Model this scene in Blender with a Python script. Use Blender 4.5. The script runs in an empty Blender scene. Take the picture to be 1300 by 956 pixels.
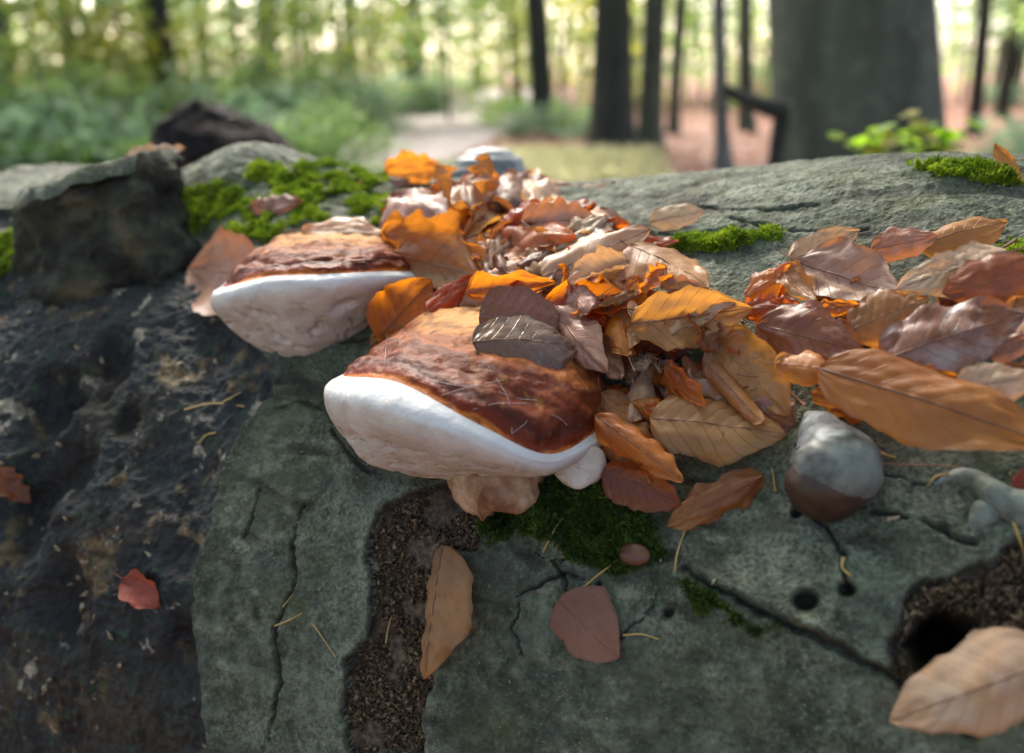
import bpy, bmesh, math, random
import numpy as np
from mathutils import Vector, Matrix, bvhtree

# ------------------------------------------------------------------ camera, world, sun, exposure
scene = bpy.context.scene
C = scene.collection
R_ = math.radians
PITCH, LENS, CAMZ = 18.5, 32.0, 0.84
FPX = LENS / 36.0 * 1300.0
cam_d = bpy.data.cameras.new('camera'); cam = bpy.data.objects.new('camera', cam_d); C.objects.link(cam)
cam.location = (0, 0, CAMZ); cam.rotation_euler = (R_(90 - PITCH), 0, 0)
cam_d.lens = LENS; cam_d.sensor_width = 36.0; cam_d.clip_start = 0.02; cam_d.clip_end = 600
cam_d.dof.use_dof = True; cam_d.dof.focus_distance = 0.515; cam_d.dof.aperture_fstop = 4.0
scene.camera = cam
SUN_AZ, SUN_EL = -10.0, 42.0          # azimuth from +Y towards +X, elevation
world = bpy.data.worlds.new('World'); scene.world = world; world.use_nodes = True
wn = world.node_tree; wn.nodes.clear()
sky = wn.nodes.new('ShaderNodeTexSky'); sky.sky_type = 'NISHITA'; sky.sun_disc = False
sky.sun_elevation = R_(SUN_EL); sky.sun_rotation = R_(SUN_AZ); sky.dust_density = 4.0; sky.air_density = .6; sky.ozone_density = .4
bg = wn.nodes.new('ShaderNodeBackground'); bg.inputs[1].default_value = 0.15
wo = wn.nodes.new('ShaderNodeOutputWorld')
wn.links.new(sky.outputs[0], bg.inputs[0]); wn.links.new(bg.outputs[0], wo.inputs[0])
sd = bpy.data.lights.new('sun', 'SUN'); sun = bpy.data.objects.new('sun', sd); C.objects.link(sun)
sd.energy = 3.8; sd.angle = R_(28); sd.color = (1.0, 0.95, 0.87)
sv = Vector((math.sin(R_(SUN_AZ)) * math.cos(R_(SUN_EL)), math.cos(R_(SUN_AZ)) * math.cos(R_(SUN_EL)), math.sin(R_(SUN_EL))))
sun.rotation_euler = sv.to_track_quat('Z', 'Y').to_euler(); sun.location = sv * 20
scene.view_settings.view_transform = 'Standard'; scene.view_settings.look = 'None'
scene.view_settings.exposure = 2.0; scene.view_settings.gamma = 1.0
scene.cycles.use_denoising = True
scene.cycles.max_bounces = 6; scene.cycles.transparent_max_bounces = 6
random.seed(7); rng = np.random.default_rng(11)

# ------------------------------------------------------------------ helpers: view rays, noise
_p = R_(PITCH)
FWD = np.array([0, math.cos(_p), -math.sin(_p)]); UPV = np.array([0, math.sin(_p), math.cos(_p)]); RGT = np.array([1.0, 0, 0])
CAM = np.array([0, 0, CAMZ])
def ray(x, y): return FWD + RGT * (x - 650) / FPX + UPV * (478 - y) / FPX
def at(x, y, d): return CAM + ray(x, y) * d
def ground_at(x, Y, z=0.0):
    d = Y * math.cos(_p) + (CAMZ - z) * math.sin(_p)
    return np.array([(x - 650) / FPX * d, Y, z])
_perm = np.random.default_rng(3).permutation(256).astype(np.int64); _perm = np.concatenate([_perm, _perm, _perm])
_gr = np.random.default_rng(5).normal(size=(256, 3)); _gr = (_gr / np.linalg.norm(_gr, axis=1)[:, None] * 1.4).astype(np.float32)
_gx, _gy, _gz = (np.ascontiguousarray(_gr[:, k]) for k in range(3)); _perm = _perm.astype(np.int32)
def perlin(P):
    P = np.asarray(P, np.float32); sh = P.shape[:-1]; P = P.reshape(-1, 3); out = np.empty(len(P), np.float32)
    for o in range(0, len(P), 60000):                       # in blocks that stay in the cache
        q = P[o:o + 60000]; I = np.floor(q); f = q - I; I = I.astype(np.int32) & 255
        w = f * f * f * (f * (f * 6 - 15) + 10); x, y, z = f[:, 0], f[:, 1], f[:, 2]; wx, wy, wz = w[:, 0], w[:, 1], w[:, 2]
        def corner(dx, dy, dz, hy):
            h = _perm[hy + I[:, 2] + dz]; return _gx[h] * (x - dx) + _gy[h] * (y - dy) + _gz[h] * (z - dz)
        r = []
        for dx in (0, 1):
            hx = _perm[I[:, 0] + dx]; c = []
            for dy in (0, 1):
                hy = _perm[hx + I[:, 1] + dy]; a = corner(dx, dy, 0, hy); c.append(a + wz * (corner(dx, dy, 1, hy) - a))
            r.append(c[0] + wy * (c[1] - c[0]))
        out[o:o + 60000] = r[0] + wx * (r[1] - r[0])
    return out.reshape(sh)
def fbm(P, o=4, gain=.5, ridged=False):
    P = np.asarray(P, float); a, s, t = 1., 0., 0.
    for k in range(o):
        n = perlin(P * 2.03 ** k + 17.3 * k)
        s = s + a * ((1 - 2 * np.abs(n)) if ridged else n); t += a; a *= gain
    return s / t
def sstep(a, b, x):
    t = np.clip((x - a) / (b - a), 0, 1); return t * t * (3 - 2 * t)

# ------------------------------------------------------------------ helpers: meshes, objects
def mesh_np(name, V, F, mat=None, attrs=None, uv=None, smooth=True):
    V = np.asarray(V, np.float32); F = np.asarray(F, np.int32); k = F.shape[1]
    m = bpy.data.meshes.new(name)
    m.vertices.add(len(V)); m.vertices.foreach_set('co', V.ravel())
    m.loops.add(F.size); m.loops.foreach_set('vertex_index', F.ravel())
    m.polygons.add(len(F)); m.polygons.foreach_set('loop_start', np.arange(0, F.size, k, dtype=np.int32))
    if smooth: m.polygons.foreach_set('use_smooth', np.ones(len(F), bool))
    m.update(calc_edges=True); m.validate()
    for n, a in (attrs or {}).items():
        at_ = m.attributes.new(n, 'FLOAT', 'POINT'); at_.data.foreach_set('value', np.asarray(a, np.float32))
    if uv is not None:
        l = m.uv_layers.new(name='UVMap'); l.data.foreach_set('uv', np.asarray(uv, np.float32)[F.ravel()].ravel())
    if mat: m.materials.append(mat)
    return m
def obj(name, mesh, parent=None, loc=None):
    o = bpy.data.objects.new(name, mesh); C.objects.link(o)
    if parent is not None: o.parent = parent
    if loc is not None: o.location = loc
    return o
def tag(o, label=None, cat=None, group=None, kind=None):
    for k, v in (('label', label), ('category', cat), ('group', group), ('kind', kind)):
        if v: o[k] = v
    return o
def thing(name, label, cat, group=None, loc=(0, 0, 0), kind=None):
    o = bpy.data.objects.new(name, None); C.objects.link(o); o.location = loc; o.empty_display_size = .02
    return tag(o, label, cat, group, kind)
def copy_tree(o, parent=None):
    c = o.copy(); C.objects.link(c); c.parent = parent
    for ch in list(o.children): copy_tree(ch, c)
    return c
def grid_faces(nu, nv, cu=False, cv=False):
    iu = np.arange(nu if cu else nu - 1); iv = np.arange(nv if cv else nv - 1)
    a, b = np.meshgrid(iu, iv, indexing='ij'); a2 = (a + 1) % nu; b2 = (b + 1) % nv
    return np.stack([a * nv + b, a2 * nv + b, a2 * nv + b2, a * nv + b2], -1).reshape(-1, 4)
def crom(P, t):
    """Catmull-Rom through rows of P (n,...) at parameters t in 0..n-1"""
    P = np.asarray(P, float); n = len(P); i = np.clip(np.floor(t).astype(int), 0, n - 2); f = (t - i).reshape((-1,) + (1,) * (P.ndim - 1))
    Q = np.concatenate([[2 * P[0] - P[1]], P, [2 * P[-1] - P[-2]]])
    a, b, c, d = Q[i], Q[i + 1], Q[i + 2], Q[i + 3]
    return .5 * (2 * b + (c - a) * f + (2 * a - 5 * b + 4 * c - d) * f ** 2 + (3 * b - a - 3 * c + d) * f ** 3)
def tube(P, r, nseg=8, sub=1, cap=True):
    """tube along points P with radii r -> V, F"""
    P = np.asarray(P, float); r = np.broadcast_to(np.asarray(r, float), (len(P),))
    if sub > 1:
        t = np.linspace(0, len(P) - 1, (len(P) - 1) * sub + 1); P, r = crom(P, t), np.maximum(crom(r, t), 1e-5)
    T = np.gradient(P, axis=0); T /= np.linalg.norm(T, axis=1)[:, None] + 1e-12
    ref = np.array([0.3, .2, .93]); 
    if abs(T[0] @ ref) > .9: ref = np.array([.93, .3, .2])
    A = np.cross(T, ref); A /= np.linalg.norm(A, axis=1)[:, None]; B = np.cross(T, A)
    an = np.arange(nseg) / nseg * 2 * np.pi
    V = P[:, None] + r[:, None, None] * (np.cos(an)[None, :, None] * A[:, None] + np.sin(an)[None, :, None] * B[:, None])
    n = len(P); V = V.reshape(-1, 3); F = grid_faces(n, nseg, cv=True)
    if cap:
        V = np.concatenate([V, P[:1], P[-1:]]); a = np.arange(nseg); b = (a + 1) % nseg
        F = np.concatenate([F, np.stack([a * 0 + n * nseg, b, a, a], -1)[:, [0, 1, 2, 2]], np.stack([a * 0 + n * nseg + 1, a + (n - 1) * nseg, b + (n - 1) * nseg, b + (n - 1) * nseg], -1)])
    return V, tris_ok(F)
def tris_ok(F):      # quads that carry a doubled corner become triangles; keep one array by fanning every quad
    return np.concatenate([F[:, [0, 1, 2]], F[:, [0, 2, 3]][F[:, 2] != F[:, 3]]])
def join(parts):
    Vs, Fs, n = [], [], 0
    for V, F in parts:
        Vs.append(V); Fs.append(np.asarray(F) + n); n += len(V)
    return np.concatenate(Vs), np.concatenate(Fs)

# ------------------------------------------------------------------ helpers: node materials
class G:
    def __init__(s, name, rough=.7, spec=.5):
        s.m = bpy.data.materials.new(name); s.m.use_nodes = True; s.t = s.m.node_tree
        s.b = s.t.nodes['Principled BSDF']; s.out = s.t.nodes['Material Output']
        s.b.inputs['Roughness'].default_value = rough; s.b.inputs['Specular IOR Level'].default_value = spec
        s.tc = s.t.nodes.new('ShaderNodeTexCoord')
    def put(s, sock, v):
        if isinstance(v, bpy.types.NodeSocket): s.t.links.new(v, sock)
        elif isinstance(v, (tuple, list)) and len(v) == 3 and sock.type == 'RGBA': sock.default_value = (*v, 1)
        else: sock.default_value = v
    def noise(s, scale, detail=4, rough=.55, vec=None, dist=0, col=False):
        n = s.t.nodes.new('ShaderNodeTexNoise'); s.put(n.inputs['Vector'], vec if vec is not None else s.tc.outputs['Object'])
        n.inputs['Scale'].default_value = scale; n.inputs['Detail'].default_value = detail; n.inputs['Roughness'].default_value = rough; n.inputs['Distortion'].default_value = dist
        return n.outputs[1 if col else 0]
    def voro(s, scale, vec=None, feat='F1', out=0):
        n = s.t.nodes.new('ShaderNodeTexVoronoi'); n.feature = feat; s.put(n.inputs['Vector'], vec if vec is not None else s.tc.outputs['Object']); n.inputs['Scale'].default_value = scale
        return n.outputs[out]
    def mapv(s, scale=(1, 1, 1), rot=(0, 0, 0), vec=None):
        n = s.t.nodes.new('ShaderNodeMapping'); s.put(n.inputs[0], vec if vec is not None else s.tc.outputs['Object'])
        n.inputs['Scale'].default_value = scale; n.inputs['Rotation'].default_value = rot; return n.outputs[0]
    def ramp(s, f, stops, interp='LINEAR'):
        n = s.t.nodes.new('ShaderNodeValToRGB'); s.put(n.inputs[0], f); e = n.color_ramp; e.interpolation = interp
        while len(e.elements) < len(stops): e.elements.new(.5)
        for q, (p, c) in zip(e.elements, stops): q.position = p; q.color = (*c, 1) if isinstance(c, (tuple, list)) else (c, c, c, 1)
        return n.outputs[0]
    def mix(s, f, a, b, blend='MIX'):
        n = s.t.nodes.new('ShaderNodeMix'); n.data_type = 'RGBA'; n.blend_type = blend; n.clamp_factor = True
        s.put(n.inputs[0], f); s.put(n.inputs[6], a); s.put(n.inputs[7], b); return n.outputs[2]
    def math(s, op, a, b=0., c=None, clamp=False):
        n = s.t.nodes.new('ShaderNodeMath'); n.operation = op; n.use_clamp = clamp; s.put(n.inputs[0], a); s.put(n.inputs[1], b)
        if c is not None: s.put(n.inputs[2], c)
        return n.outputs[0]
    def attr(s, name):
        n = s.t.nodes.new('ShaderNodeAttribute'); n.attribute_name = name; return n.outputs['Fac']
    def sep(s, v):
        n = s.t.nodes.new('ShaderNodeSeparateXYZ'); s.put(n.inputs[0], v); return n.outputs
    def rnd(s): return s.t.nodes.new('ShaderNodeObjectInfo').outputs['Random']
    def hsv(s, col, h=.5, sat=1., v=1.):
        n = s.t.nodes.new('ShaderNodeHueSaturation'); s.put(n.inputs['Hue'], h); s.put(n.inputs['Saturation'], sat); s.put(n.inputs['Value'], v); s.put(n.inputs['Color'], col); return n.outputs[0]
    def bump(s, h, strength=.5, dist=.001, nrm=None):
        n = s.t.nodes.new('ShaderNodeBump'); s.put(n.inputs['Height'], h); n.inputs['Strength'].default_value = strength; n.inputs['Distance'].default_value = dist
        if nrm is not None: s.put(n.inputs['Normal'], nrm)
        s.put(s.b.inputs['Normal'], n.outputs[0]); return n.outputs[0]
    def color(s, c): s.put(s.b.inputs['Base Color'], c); return s
    def rough(s, c): s.put(s.b.inputs['Roughness'], c); return s
    def translucent(s, col, fac, nrm=None):
        t = s.t.nodes.new('ShaderNodeBsdfTranslucent'); s.put(t.inputs[0], col)
        if nrm is not None: s.put(t.inputs['Normal'], nrm)
        x = s.t.nodes.new('ShaderNodeMixShader'); s.put(x.inputs[0], fac)
        s.t.links.new(s.b.outputs[0], x.inputs[1]); s.t.links.new(t.outputs[0], x.inputs[2]); s.t.links.new(x.outputs[0], s.out.inputs[0])
        return s

# ------------------------------------------------------------------ materials
def bark_material():
    g = G('bark', .75, .2)
    n1 = g.noise(14, 6, .6); n2 = g.noise(90, 5, .65); n3 = g.noise(420, 3, .6)
    st = g.noise(60, 4, .6, g.mapv((.25, 1, 1), (0, 0, R_(25))))
    c = g.ramp(n2, [(.30, (.018, .020, .012)), (.42, (.055, .061, .037)), (.53, (.12, .13, .082)), (.65, (.225, .245, .165))])
    c = g.mix(g.ramp(st, [(.38, 0.), (.62, .75)]), c, (.075, .085, .066))
    c = g.mix(g.ramp(n1, [(.35, .85), (.56, 0.)]), c, (.036, .04, .026))
    c = g.mix(g.ramp(g.noise(9, 5, .65, g.mapv((1, 1, 1), (3, 1, 1))), [(.5, 0.), (.62, .6)]), c, g.ramp(n3, [(.35, (.10, .115, .08)), (.6, (.24, .265, .19))]))
    c = g.mix(g.ramp(g.noise(33, 5, .65), [(.56, 0.), (.7, .7)]), c, (.155, .19, .125))          # lichen bloom
    zn = g.ramp(g.noise(17, 4, .6, g.mapv((1, 1, 1), (1, 0, 2))), [(.38, .3), (.62, 1.)])
    c = g.mix(g.math('MULTIPLY', zn, g.ramp(n3, [(.34, .5), (.46, 0.)])), c, (.02, .023, .014))
    c = g.mix(g.math('MULTIPLY', zn, g.ramp(g.noise(150, 4, .65), [(.36, .75), (.47, 0.)])), c, (.03, .036, .022))
    c = g.mix(g.math('MULTIPLY', zn, g.ramp(n3, [(.57, 0.), (.70, .55)])), c, (.28, .31, .235))
    c = g.mix(g.ramp(g.noise(21, 4, .6, g.mapv((1, 1, 1), (1, 2, 0))), [(.5, 0.), (.72, .55)]), c, (.075, .085, .03))   # algae
    c = g.mix(g.attr('darken'), c, (.028, .021, .014))  # dark brown tone where bark is cracked
    c = g.mix(g.math('MULTIPLY', g.attr('moss'), .45), c, (.03, .06, .008))
    g.color(c); g.rough(g.ramp(n2, [(.3, .85), (.7, .55)]))
    h = g.math('ADD', g.math('MULTIPLY', n2, 1.), g.math('MULTIPLY', n3, .55))
    h = g.math('ADD', h, g.math('MULTIPLY', st, .8))
    g.bump(h, 1., .0045); return g.m
def decay_material():
    g = G('decayed_wood', .6, .3)
    n1 = g.noise(11, 5, .6, dist=.4); n2 = g.noise(60, 5, .65); n3 = g.noise(240, 3, .6)
    c = g.ramp(n1, [(.3, (.009, .008, .007)), (.45, (.026, .021, .015)), (.57, (.058, .043, .026)), (.66, (.035, .034, .02)), (.78, (.075, .04, .02))])
    c = g.mix(g.ramp(g.noise(6, 3, .6, g.mapv((1, 1, 1), (2, 2, 0))), [(.36, 0.), (.5, .85)]), c, g.ramp(n2, [(.35, (.009, .011, .012)), (.65, (.036, .045, .044))]))
    c = g.mix(g.ramp(g.noise(26, 5, .6, g.mapv((1, 1, 1), (2, 1, 0))), [(.575, 0.), (.63, .85)]), c, (.17, .115, .05))
    c = g.mix(g.ramp(g.noise(34, 4, .6, g.mapv((1, 1, 1), (0, 1, 2))), [(.61, 0.), (.66, .9)]), c, (.40, .35, .25))
    c = g.mix(g.ramp(g.noise(40, 4, .6, g.mapv((1, 1, .25), (0, .5, 0))), [(.36, .85), (.47, 0.)]), c, (.008, .007, .006))
    c = g.mix(g.ramp(n2, [(.56, 0.), (.68, .75)]), c, (.026, .055, .022))
    c = g.mix(g.ramp(n3, [(.35, .6), (.55, 0.)]), c, (.008, .007, .006))
    c = g.mix(g.attr('frass'), c, g.ramp(n3, [(.3, (.025, .016, .010)), (.5, (.085, .055, .032)), (.7, (.17, .12, .08))]))
    c = g.mix(g.math('MULTIPLY', g.attr('moss'), .8), c, (.03, .06, .008))
    c = g.mix(g.attr('darken'), c, (.008, .006, .005))
    g.color(c); g.rough(g.ramp(n2, [(.3, .5), (.65, .85)]))
    g.bump(g.math('ADD', n2, g.math('MULTIPLY', n3, .5)), .9, .003); return g.m
M = {}
M['bark'] = bark_material(); M['decay'] = decay_material()

# ------------------------------------------------------------------ the log: a bent, noisy cylinder receding to the left
AX = R_(25); LU = np.array([math.cos(AX), -math.sin(AX), 0]); LV = np.array([math.sin(AX), math.cos(AX), 0]); LP = np.array([0, .80, CAMZ - .48])
ZS = ([-.8, -.3, 0, .1, .25, .34, .45, 1.5], [0, 0, .004, .014, .03, .04, .047, .06])
RL = .38
BUMPS = []      # (s, arc, amp, sigma)
def log_radius(s, th):
    r = RL + .010 * perlin(np.stack([s * 3.1, np.cos(th) * 1.3, np.sin(th) * 1.3], -1)) + .0 * s
    for (bs, ba, amp, sg) in BUMPS:
        r = r + amp * np.exp(-((s - bs) ** 2 + (th * RL - ba) ** 2) / (2 * sg * sg))
    return r
def log_point(s, th, r):
    return LP + np.asarray(s)[..., None] * LU + (-np.cos(th) * r)[..., None] * LV + (np.sin(th) * r + np.interp(s, *ZS))[..., None] * np.array([0, 0, 1.])
_D = np.arange(.22, 2.4, .0015)
def log_hit(x, y):
    """pixel -> (depth, s, arc) on the smooth log (taken as endless)"""
    P = CAM + _D[:, None] * ray(x, y); q = P - LP; s = q @ LU; a = q @ LV; b = q[:, 2] - np.interp(s, *ZS)
    th = np.arctan2(b, -a); F = np.hypot(a, b) - log_radius(s, th); k = np.where(F < 0)[0]
    if len(k) == 0: return None
    k = k[0]; return _D[k], s[k], th[k] * RL
def sa(x, y):
    while True:
        h = log_hit(x, y)
        if h: return np.array(h[1:])
        y += 4
for (x, y, amp, sg) in ((325, 228, .034, .05), (1150, 222, .008, .08), (640, 700, .004, .03), (1000, 780, .004, .03), (210, 300, -.02, .04)):
    q = sa(x, y); BUMPS.append((q[0], q[1], amp, sg))
def dens(lo, hi, knots, n):
    """n positions in lo..hi, spacing following the weights in knots [(x, weight)]"""
    x = np.linspace(lo, hi, 4000); w = np.interp(x, [k[0] for k in knots], [k[1] for k in knots]); cw = np.concatenate([[0], np.cumsum((w[1:] + w[:-1]) / 2)])
    return np.interp(np.linspace(0, cw[-1], n), cw, x)
S_ = dens(-.60, 1.5, [(-.60, .5), (-.4, .55), (-.15, 1), (.45, 1.2), (.5, .5), (.6, .12), (1.5, .06)], 980)
T_ = dens(R_(-95), R_(265), [(R_(-95), .05), (R_(-10), .1), (R_(5), .8), (R_(25), 1.2), (R_(65), 1.1), (R_(90), .9), (R_(105), .4), (R_(130), .08), (R_(265), .05)], 680)
GS, GT = np.meshgrid(S_, T_, indexing='ij'); GA = GT * RL
P0 = log_point(GS, GT, log_radius(GS, GT))
def poly_sd(poly, s, a):
    """signed distance (m) to a polygon in log coordinates, negative inside"""
    d = np.full(s.shape, 1e9); inside = np.zeros(s.shape, bool); n = len(poly)
    for i in range(n):
        p, q = poly[i], poly[(i + 1) % n]; e = q - p; t = np.clip(((s - p[0]) * e[0] + (a - p[1]) * e[1]) / (e @ e + 1e-12), 0, 1)
        d = np.minimum(d, np.hypot(s - p[0] - t * e[0], a - p[1] - t * e[1]))
        c = ((p[1] > a) != (q[1] > a)) & (s < (q[0] - p[0]) * (a - p[1]) / (q[1] - p[1] + 1e-12) + p[0]); inside ^= c
    return np.where(inside, -d, d)
def line_d(pts, s, a):
    d = np.full(s.shape, 1e9)
    for p, q in zip(pts[:-1], pts[1:]):
        e = q - p; t = np.clip(((s - p[0]) * e[0] + (a - p[1]) * e[1]) / (e @ e + 1e-12), 0, 1)
        d = np.minimum(d, np.hypot(s - p[0] - t * e[0], a - p[1] - t * e[1]))
    return d
def PX(*pts): return [sa(x, y) for x, y in pts]
Q = P0
wob = .007 * fbm(Q * 22, 3); wob2 = .007 * fbm(Q * 22 + 40, 3); fine = .0022 * fbm(Q * 110, 3)
fine2 = .0022 * fbm(Q * 110 + 60, 3); wvar = np.clip(fbm(Q * 45 + 8, 2) * 2, -.75, 1.2)
chip = .005 * fbm(Q * 48 + 15, 3); ws, wa = GS + 1.2 * wob + 1.5 * fine + chip, GA + 1.2 * wob2 + 1.5 * fine2 - .005 * fbm(Q * 48 + 77, 3)
decay_poly = PX((335, 440), (345, 500), (305, 540), (278, 600), (268, 660), (245, 720), (240, 790), (252, 867), (262, 960), (-200, 960), (-330, 700), (-330, 300), (60, 262), (200, 275), (265, 318), (292, 370))
cav_poly = PX((462, 690), (480, 655), (530, 622), (600, 606), (615, 650), (602, 692), (566, 702), (562, 760), (548, 800), (548, 870), (530, 960), (436, 960), (442, 840), (472, 810), (482, 770), (470, 730))
hole_poly = PX((1142, 805), (1152, 765), (1182, 738), (1240, 718), (1312, 690), (1330, 900), (1160, 880), (1146, 835))
hole2_poly = PX((1152, 815), (1165, 785), (1195, 768), (1235, 775), (1260, 800), (1230, 850), (1175, 858))
sd_decay, sd_cav, sd_hole, sd_h2 = (poly_sd(p, ws, wa) for p in (decay_poly, cav_poly, hole_poly, hole2_poly))
exposed = np.minimum(np.minimum(sd_decay, sd_cav), sd_hole)
ex = sstep(.0020, -.0020, exposed)
# relief ---------------------------------------------------------------------------------------------
al = np.stack([Q @ LU * .35, Q @ LV, Q[..., 2]], -1)        # stretched along the grain
plate = fbm(Q * 42, 5, .55); grain = fbm(al * 75, 4, .55); pits = fbm(Q * 240, 3, .6)
pebble = fbm(Q * 150 + 33, 3, .6)
disp = .0026 * fbm(Q * 13, 3) + .0013 * plate + .0017 * grain + .0012 * pits + .0017 * pebble * sstep(-.35, .35, fbm(Q * 20 + 2, 2))
rid = fbm(al * 24 + 9, 3, .5, True); crackn = sstep(.72, .88, rid) * sstep(-.1, .3, fbm(Q * 7 + 5, 2))
disp -= .0022 * crackn
top = sstep(1.05, 1.35, GT)                                   # the weathered back: coarser grain
disp += top * (.0016 * fbm(al * 30 + 3, 4) - .0022 * sstep(.6, .85, fbm(al * 17 + 31, 3, .5, True)))
darken = .75 * crackn + .5 * top * sstep(.6, .85, fbm(al * 17 + 31, 3, .5, True))  # mask for a darker tone in cracks, holes and along bark edges
LINES = [  # bark cracks: points, width, depth
    ([(868, 722), (905, 742), (962, 772), (1060, 822), (1150, 866), (1240, 935)], .0022, .006),
    ([(385, 640), (372, 690), (376, 740), (346, 800), (356, 868), (340, 940)], .0016, .004),
    ([(1010, 640), (1036, 652), (1052, 668), (1072, 704), (1078, 750)], .0016, .004),
    ([(1090, 585), (1118, 602), (1152, 614), (1172, 619), (1198, 612)], .0013, .004),
    ([(1108, 650), (1135, 654), (1170, 662), (1205, 680), (1240, 688)], .0015, .004),
    ([(655, 760), (690, 742), (712, 728), (742, 735)], .0011, .003), ([(700, 712), (716, 730), (720, 752)], .0011, .003), ([(672, 700), (700, 712), (738, 708)], .0009, .0025),
    ([(660, 770), (650, 800), (662, 830)], .0010, .002), ([(830, 770), (800, 800), (770, 830)], .0009, .0015),
    ([(925, 280), (985, 292), (1050, 297), (1100, 292)], .0022, .005), ([(800, 290), (860, 300), (930, 292)], .002, .004), ([(1190, 300), (1250, 305), (1310, 312)], .0025, .006), ([(880, 262), (960, 268), (1040, 262)], .0018, .004),
    ([(420, 545), (440, 575), (468, 600)], .0014, .003), ([(330, 620), (322, 660), (300, 700)], .0014, .003), ([(350, 520), (380, 510), (405, 520)], .001, .002)]
for pts, w, dp in LINES:
    w = w * .62; d = line_d(PX(*pts), GS + .5 * wob + 1.6 * fine, GA + .5 * wob2 + 1.6 * fine2); k = np.exp(-(d / (w * (1 + 1.1 * wvar))) ** 2)
    disp -= dp * k; disp += .0009 * np.exp(-((d - 2.4 * w) / (1.6 * w)) ** 2); darken = np.maximum(darken, .95 * k)
for (x, y, w, amp) in ((960, 745, .006, .004), (1030, 790, .006, .003)):   # swollen lip above the long fissure
    pass
d = line_d(PX((880, 722), (960, 757), (1045, 800), (1120, 845)), GS, GA); disp += .0042 * np.exp(-(d / .0042) ** 2)
for (x, y, rd, dp) in ((848, 779, .0030, .006), (1022, 763, .0055, .010), (1076, 748, .004, .008), (1012, 650, .003, .006), (935, 790, .002, .003), (760, 742, .002, .003)):
    c = sa(x, y); d = np.hypot(GS - c[0] + .5 * fine, (GA - c[1]) * 1.15 + .5 * fine); k = sstep(rd * 1.25, rd * .6, d); disp -= dp * k; darken = np.maximum(darken, .9 * k)
rough_d = .010 * fbm(Q * 16 + 70, 5, .6) + .004 * fbm(Q * 70, 4, .6) - .012 * sstep(.05, .6, fbm(Q * 11 + 12, 4)) + .003 * fbm(Q * 160, 3) + .0
deep = sstep(0, -.02, sd_decay)
disp = np.where(exposed < .002, disp * (1 - ex) + ex * (-.0045 + np.where(sd_decay < .002, deep * rough_d - .003 * sstep(0, -.004, sd_decay), 0) + np.where(sd_cav < .002, -.003 + .0035 * fbm(Q * 90, 3) - .004 * sstep(0, -.012, sd_cav), 0)
        + np.where(sd_hole < .002, .006 * fbm(Q * 45, 4) - .006 * sstep(0, -.012, sd_hole) - .075 * sstep(.003, -.010, sd_h2), 0)), disp)
lip = np.exp(-((exposed - .003) / .003) ** 2) * (exposed > 0); disp += .0014 * lip * (1 - ex)
darken = np.maximum(darken, np.where(exposed > 0, np.exp(-(exposed / .0016) ** 2), 0))
darken = np.maximum(darken, .9 * sstep(0, -.012, sd_h2))
# holes and rot pockets in the decayed flank
for (x, y, rd, dp) in ((118, 460, .02, .035), (45, 520, .022, .045), (75, 600, .02, .03), (20, 640, .025, .04), (160, 520, .012, .02), (215, 830, .02, .02), (60, 780, .02, .03)):
    c = sa(x, y); d = np.hypot(GS - c[0] + 2.6 * wob + 2 * fine, (GA - c[1]) * .7 + 2.6 * wob2); k = sstep(rd * 1.5, rd * .2, d); disp -= .55 * dp * k; darken = np.maximum(darken, .8 * k)
frass = sstep(.001, -.004, sd_cav) + .6 * sstep(.001, -.006, sd_hole)
moss_polys = {
 'back': PX((182, 272), (262, 238), (372, 212), (430, 212), (505, 226), (505, 262), (472, 288), (392, 290), (345, 312), (300, 302), (238, 284)),
 'strip': PX((838, 312), (872, 303), (930, 298), (990, 300), (990, 312), (930, 318), (860, 322)),
 'front': PX((595, 615), (640, 632), (700, 612), (760, 612), (800, 640), (842, 690), (832, 715), (790, 720), (730, 706), (660, 682), (612, 660)),
 'fissure': PX((868, 740), (905, 756), (940, 774), (1000, 797), (996, 803), (935, 785), (880, 752)),
 'ridge': PX((1130, 222), (1180, 216), (1250, 222), (1290, 232), (1240, 240), (1170, 232)),
 'edge': PX((1282, 328), (1310, 322), (1310, 352), (1284, 345)),
 'stub': PX((-10, 300), (40, 285), (48, 312), (12, 340), (-20, 350)),
}
moss = np.zeros(GS.shape)
for k, p in moss_polys.items(): moss = np.maximum(moss, sstep(.004, -.006, poly_sd(p, ws, wa)))
disp += .004 * moss * (1 + fbm(Q * 60, 2))
RR = log_radius(GS, GT) + disp
PL = log_point(GS, GT, RR)
log = thing('fallen_log', 'huge grey barked fallen beech trunk carrying the brackets and leaf heap', 'log', loc=(0, 0, 0))
F = grid_faces(len(S_), len(T_)); fe = (ex.ravel()[F].mean(1) > .5)
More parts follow.
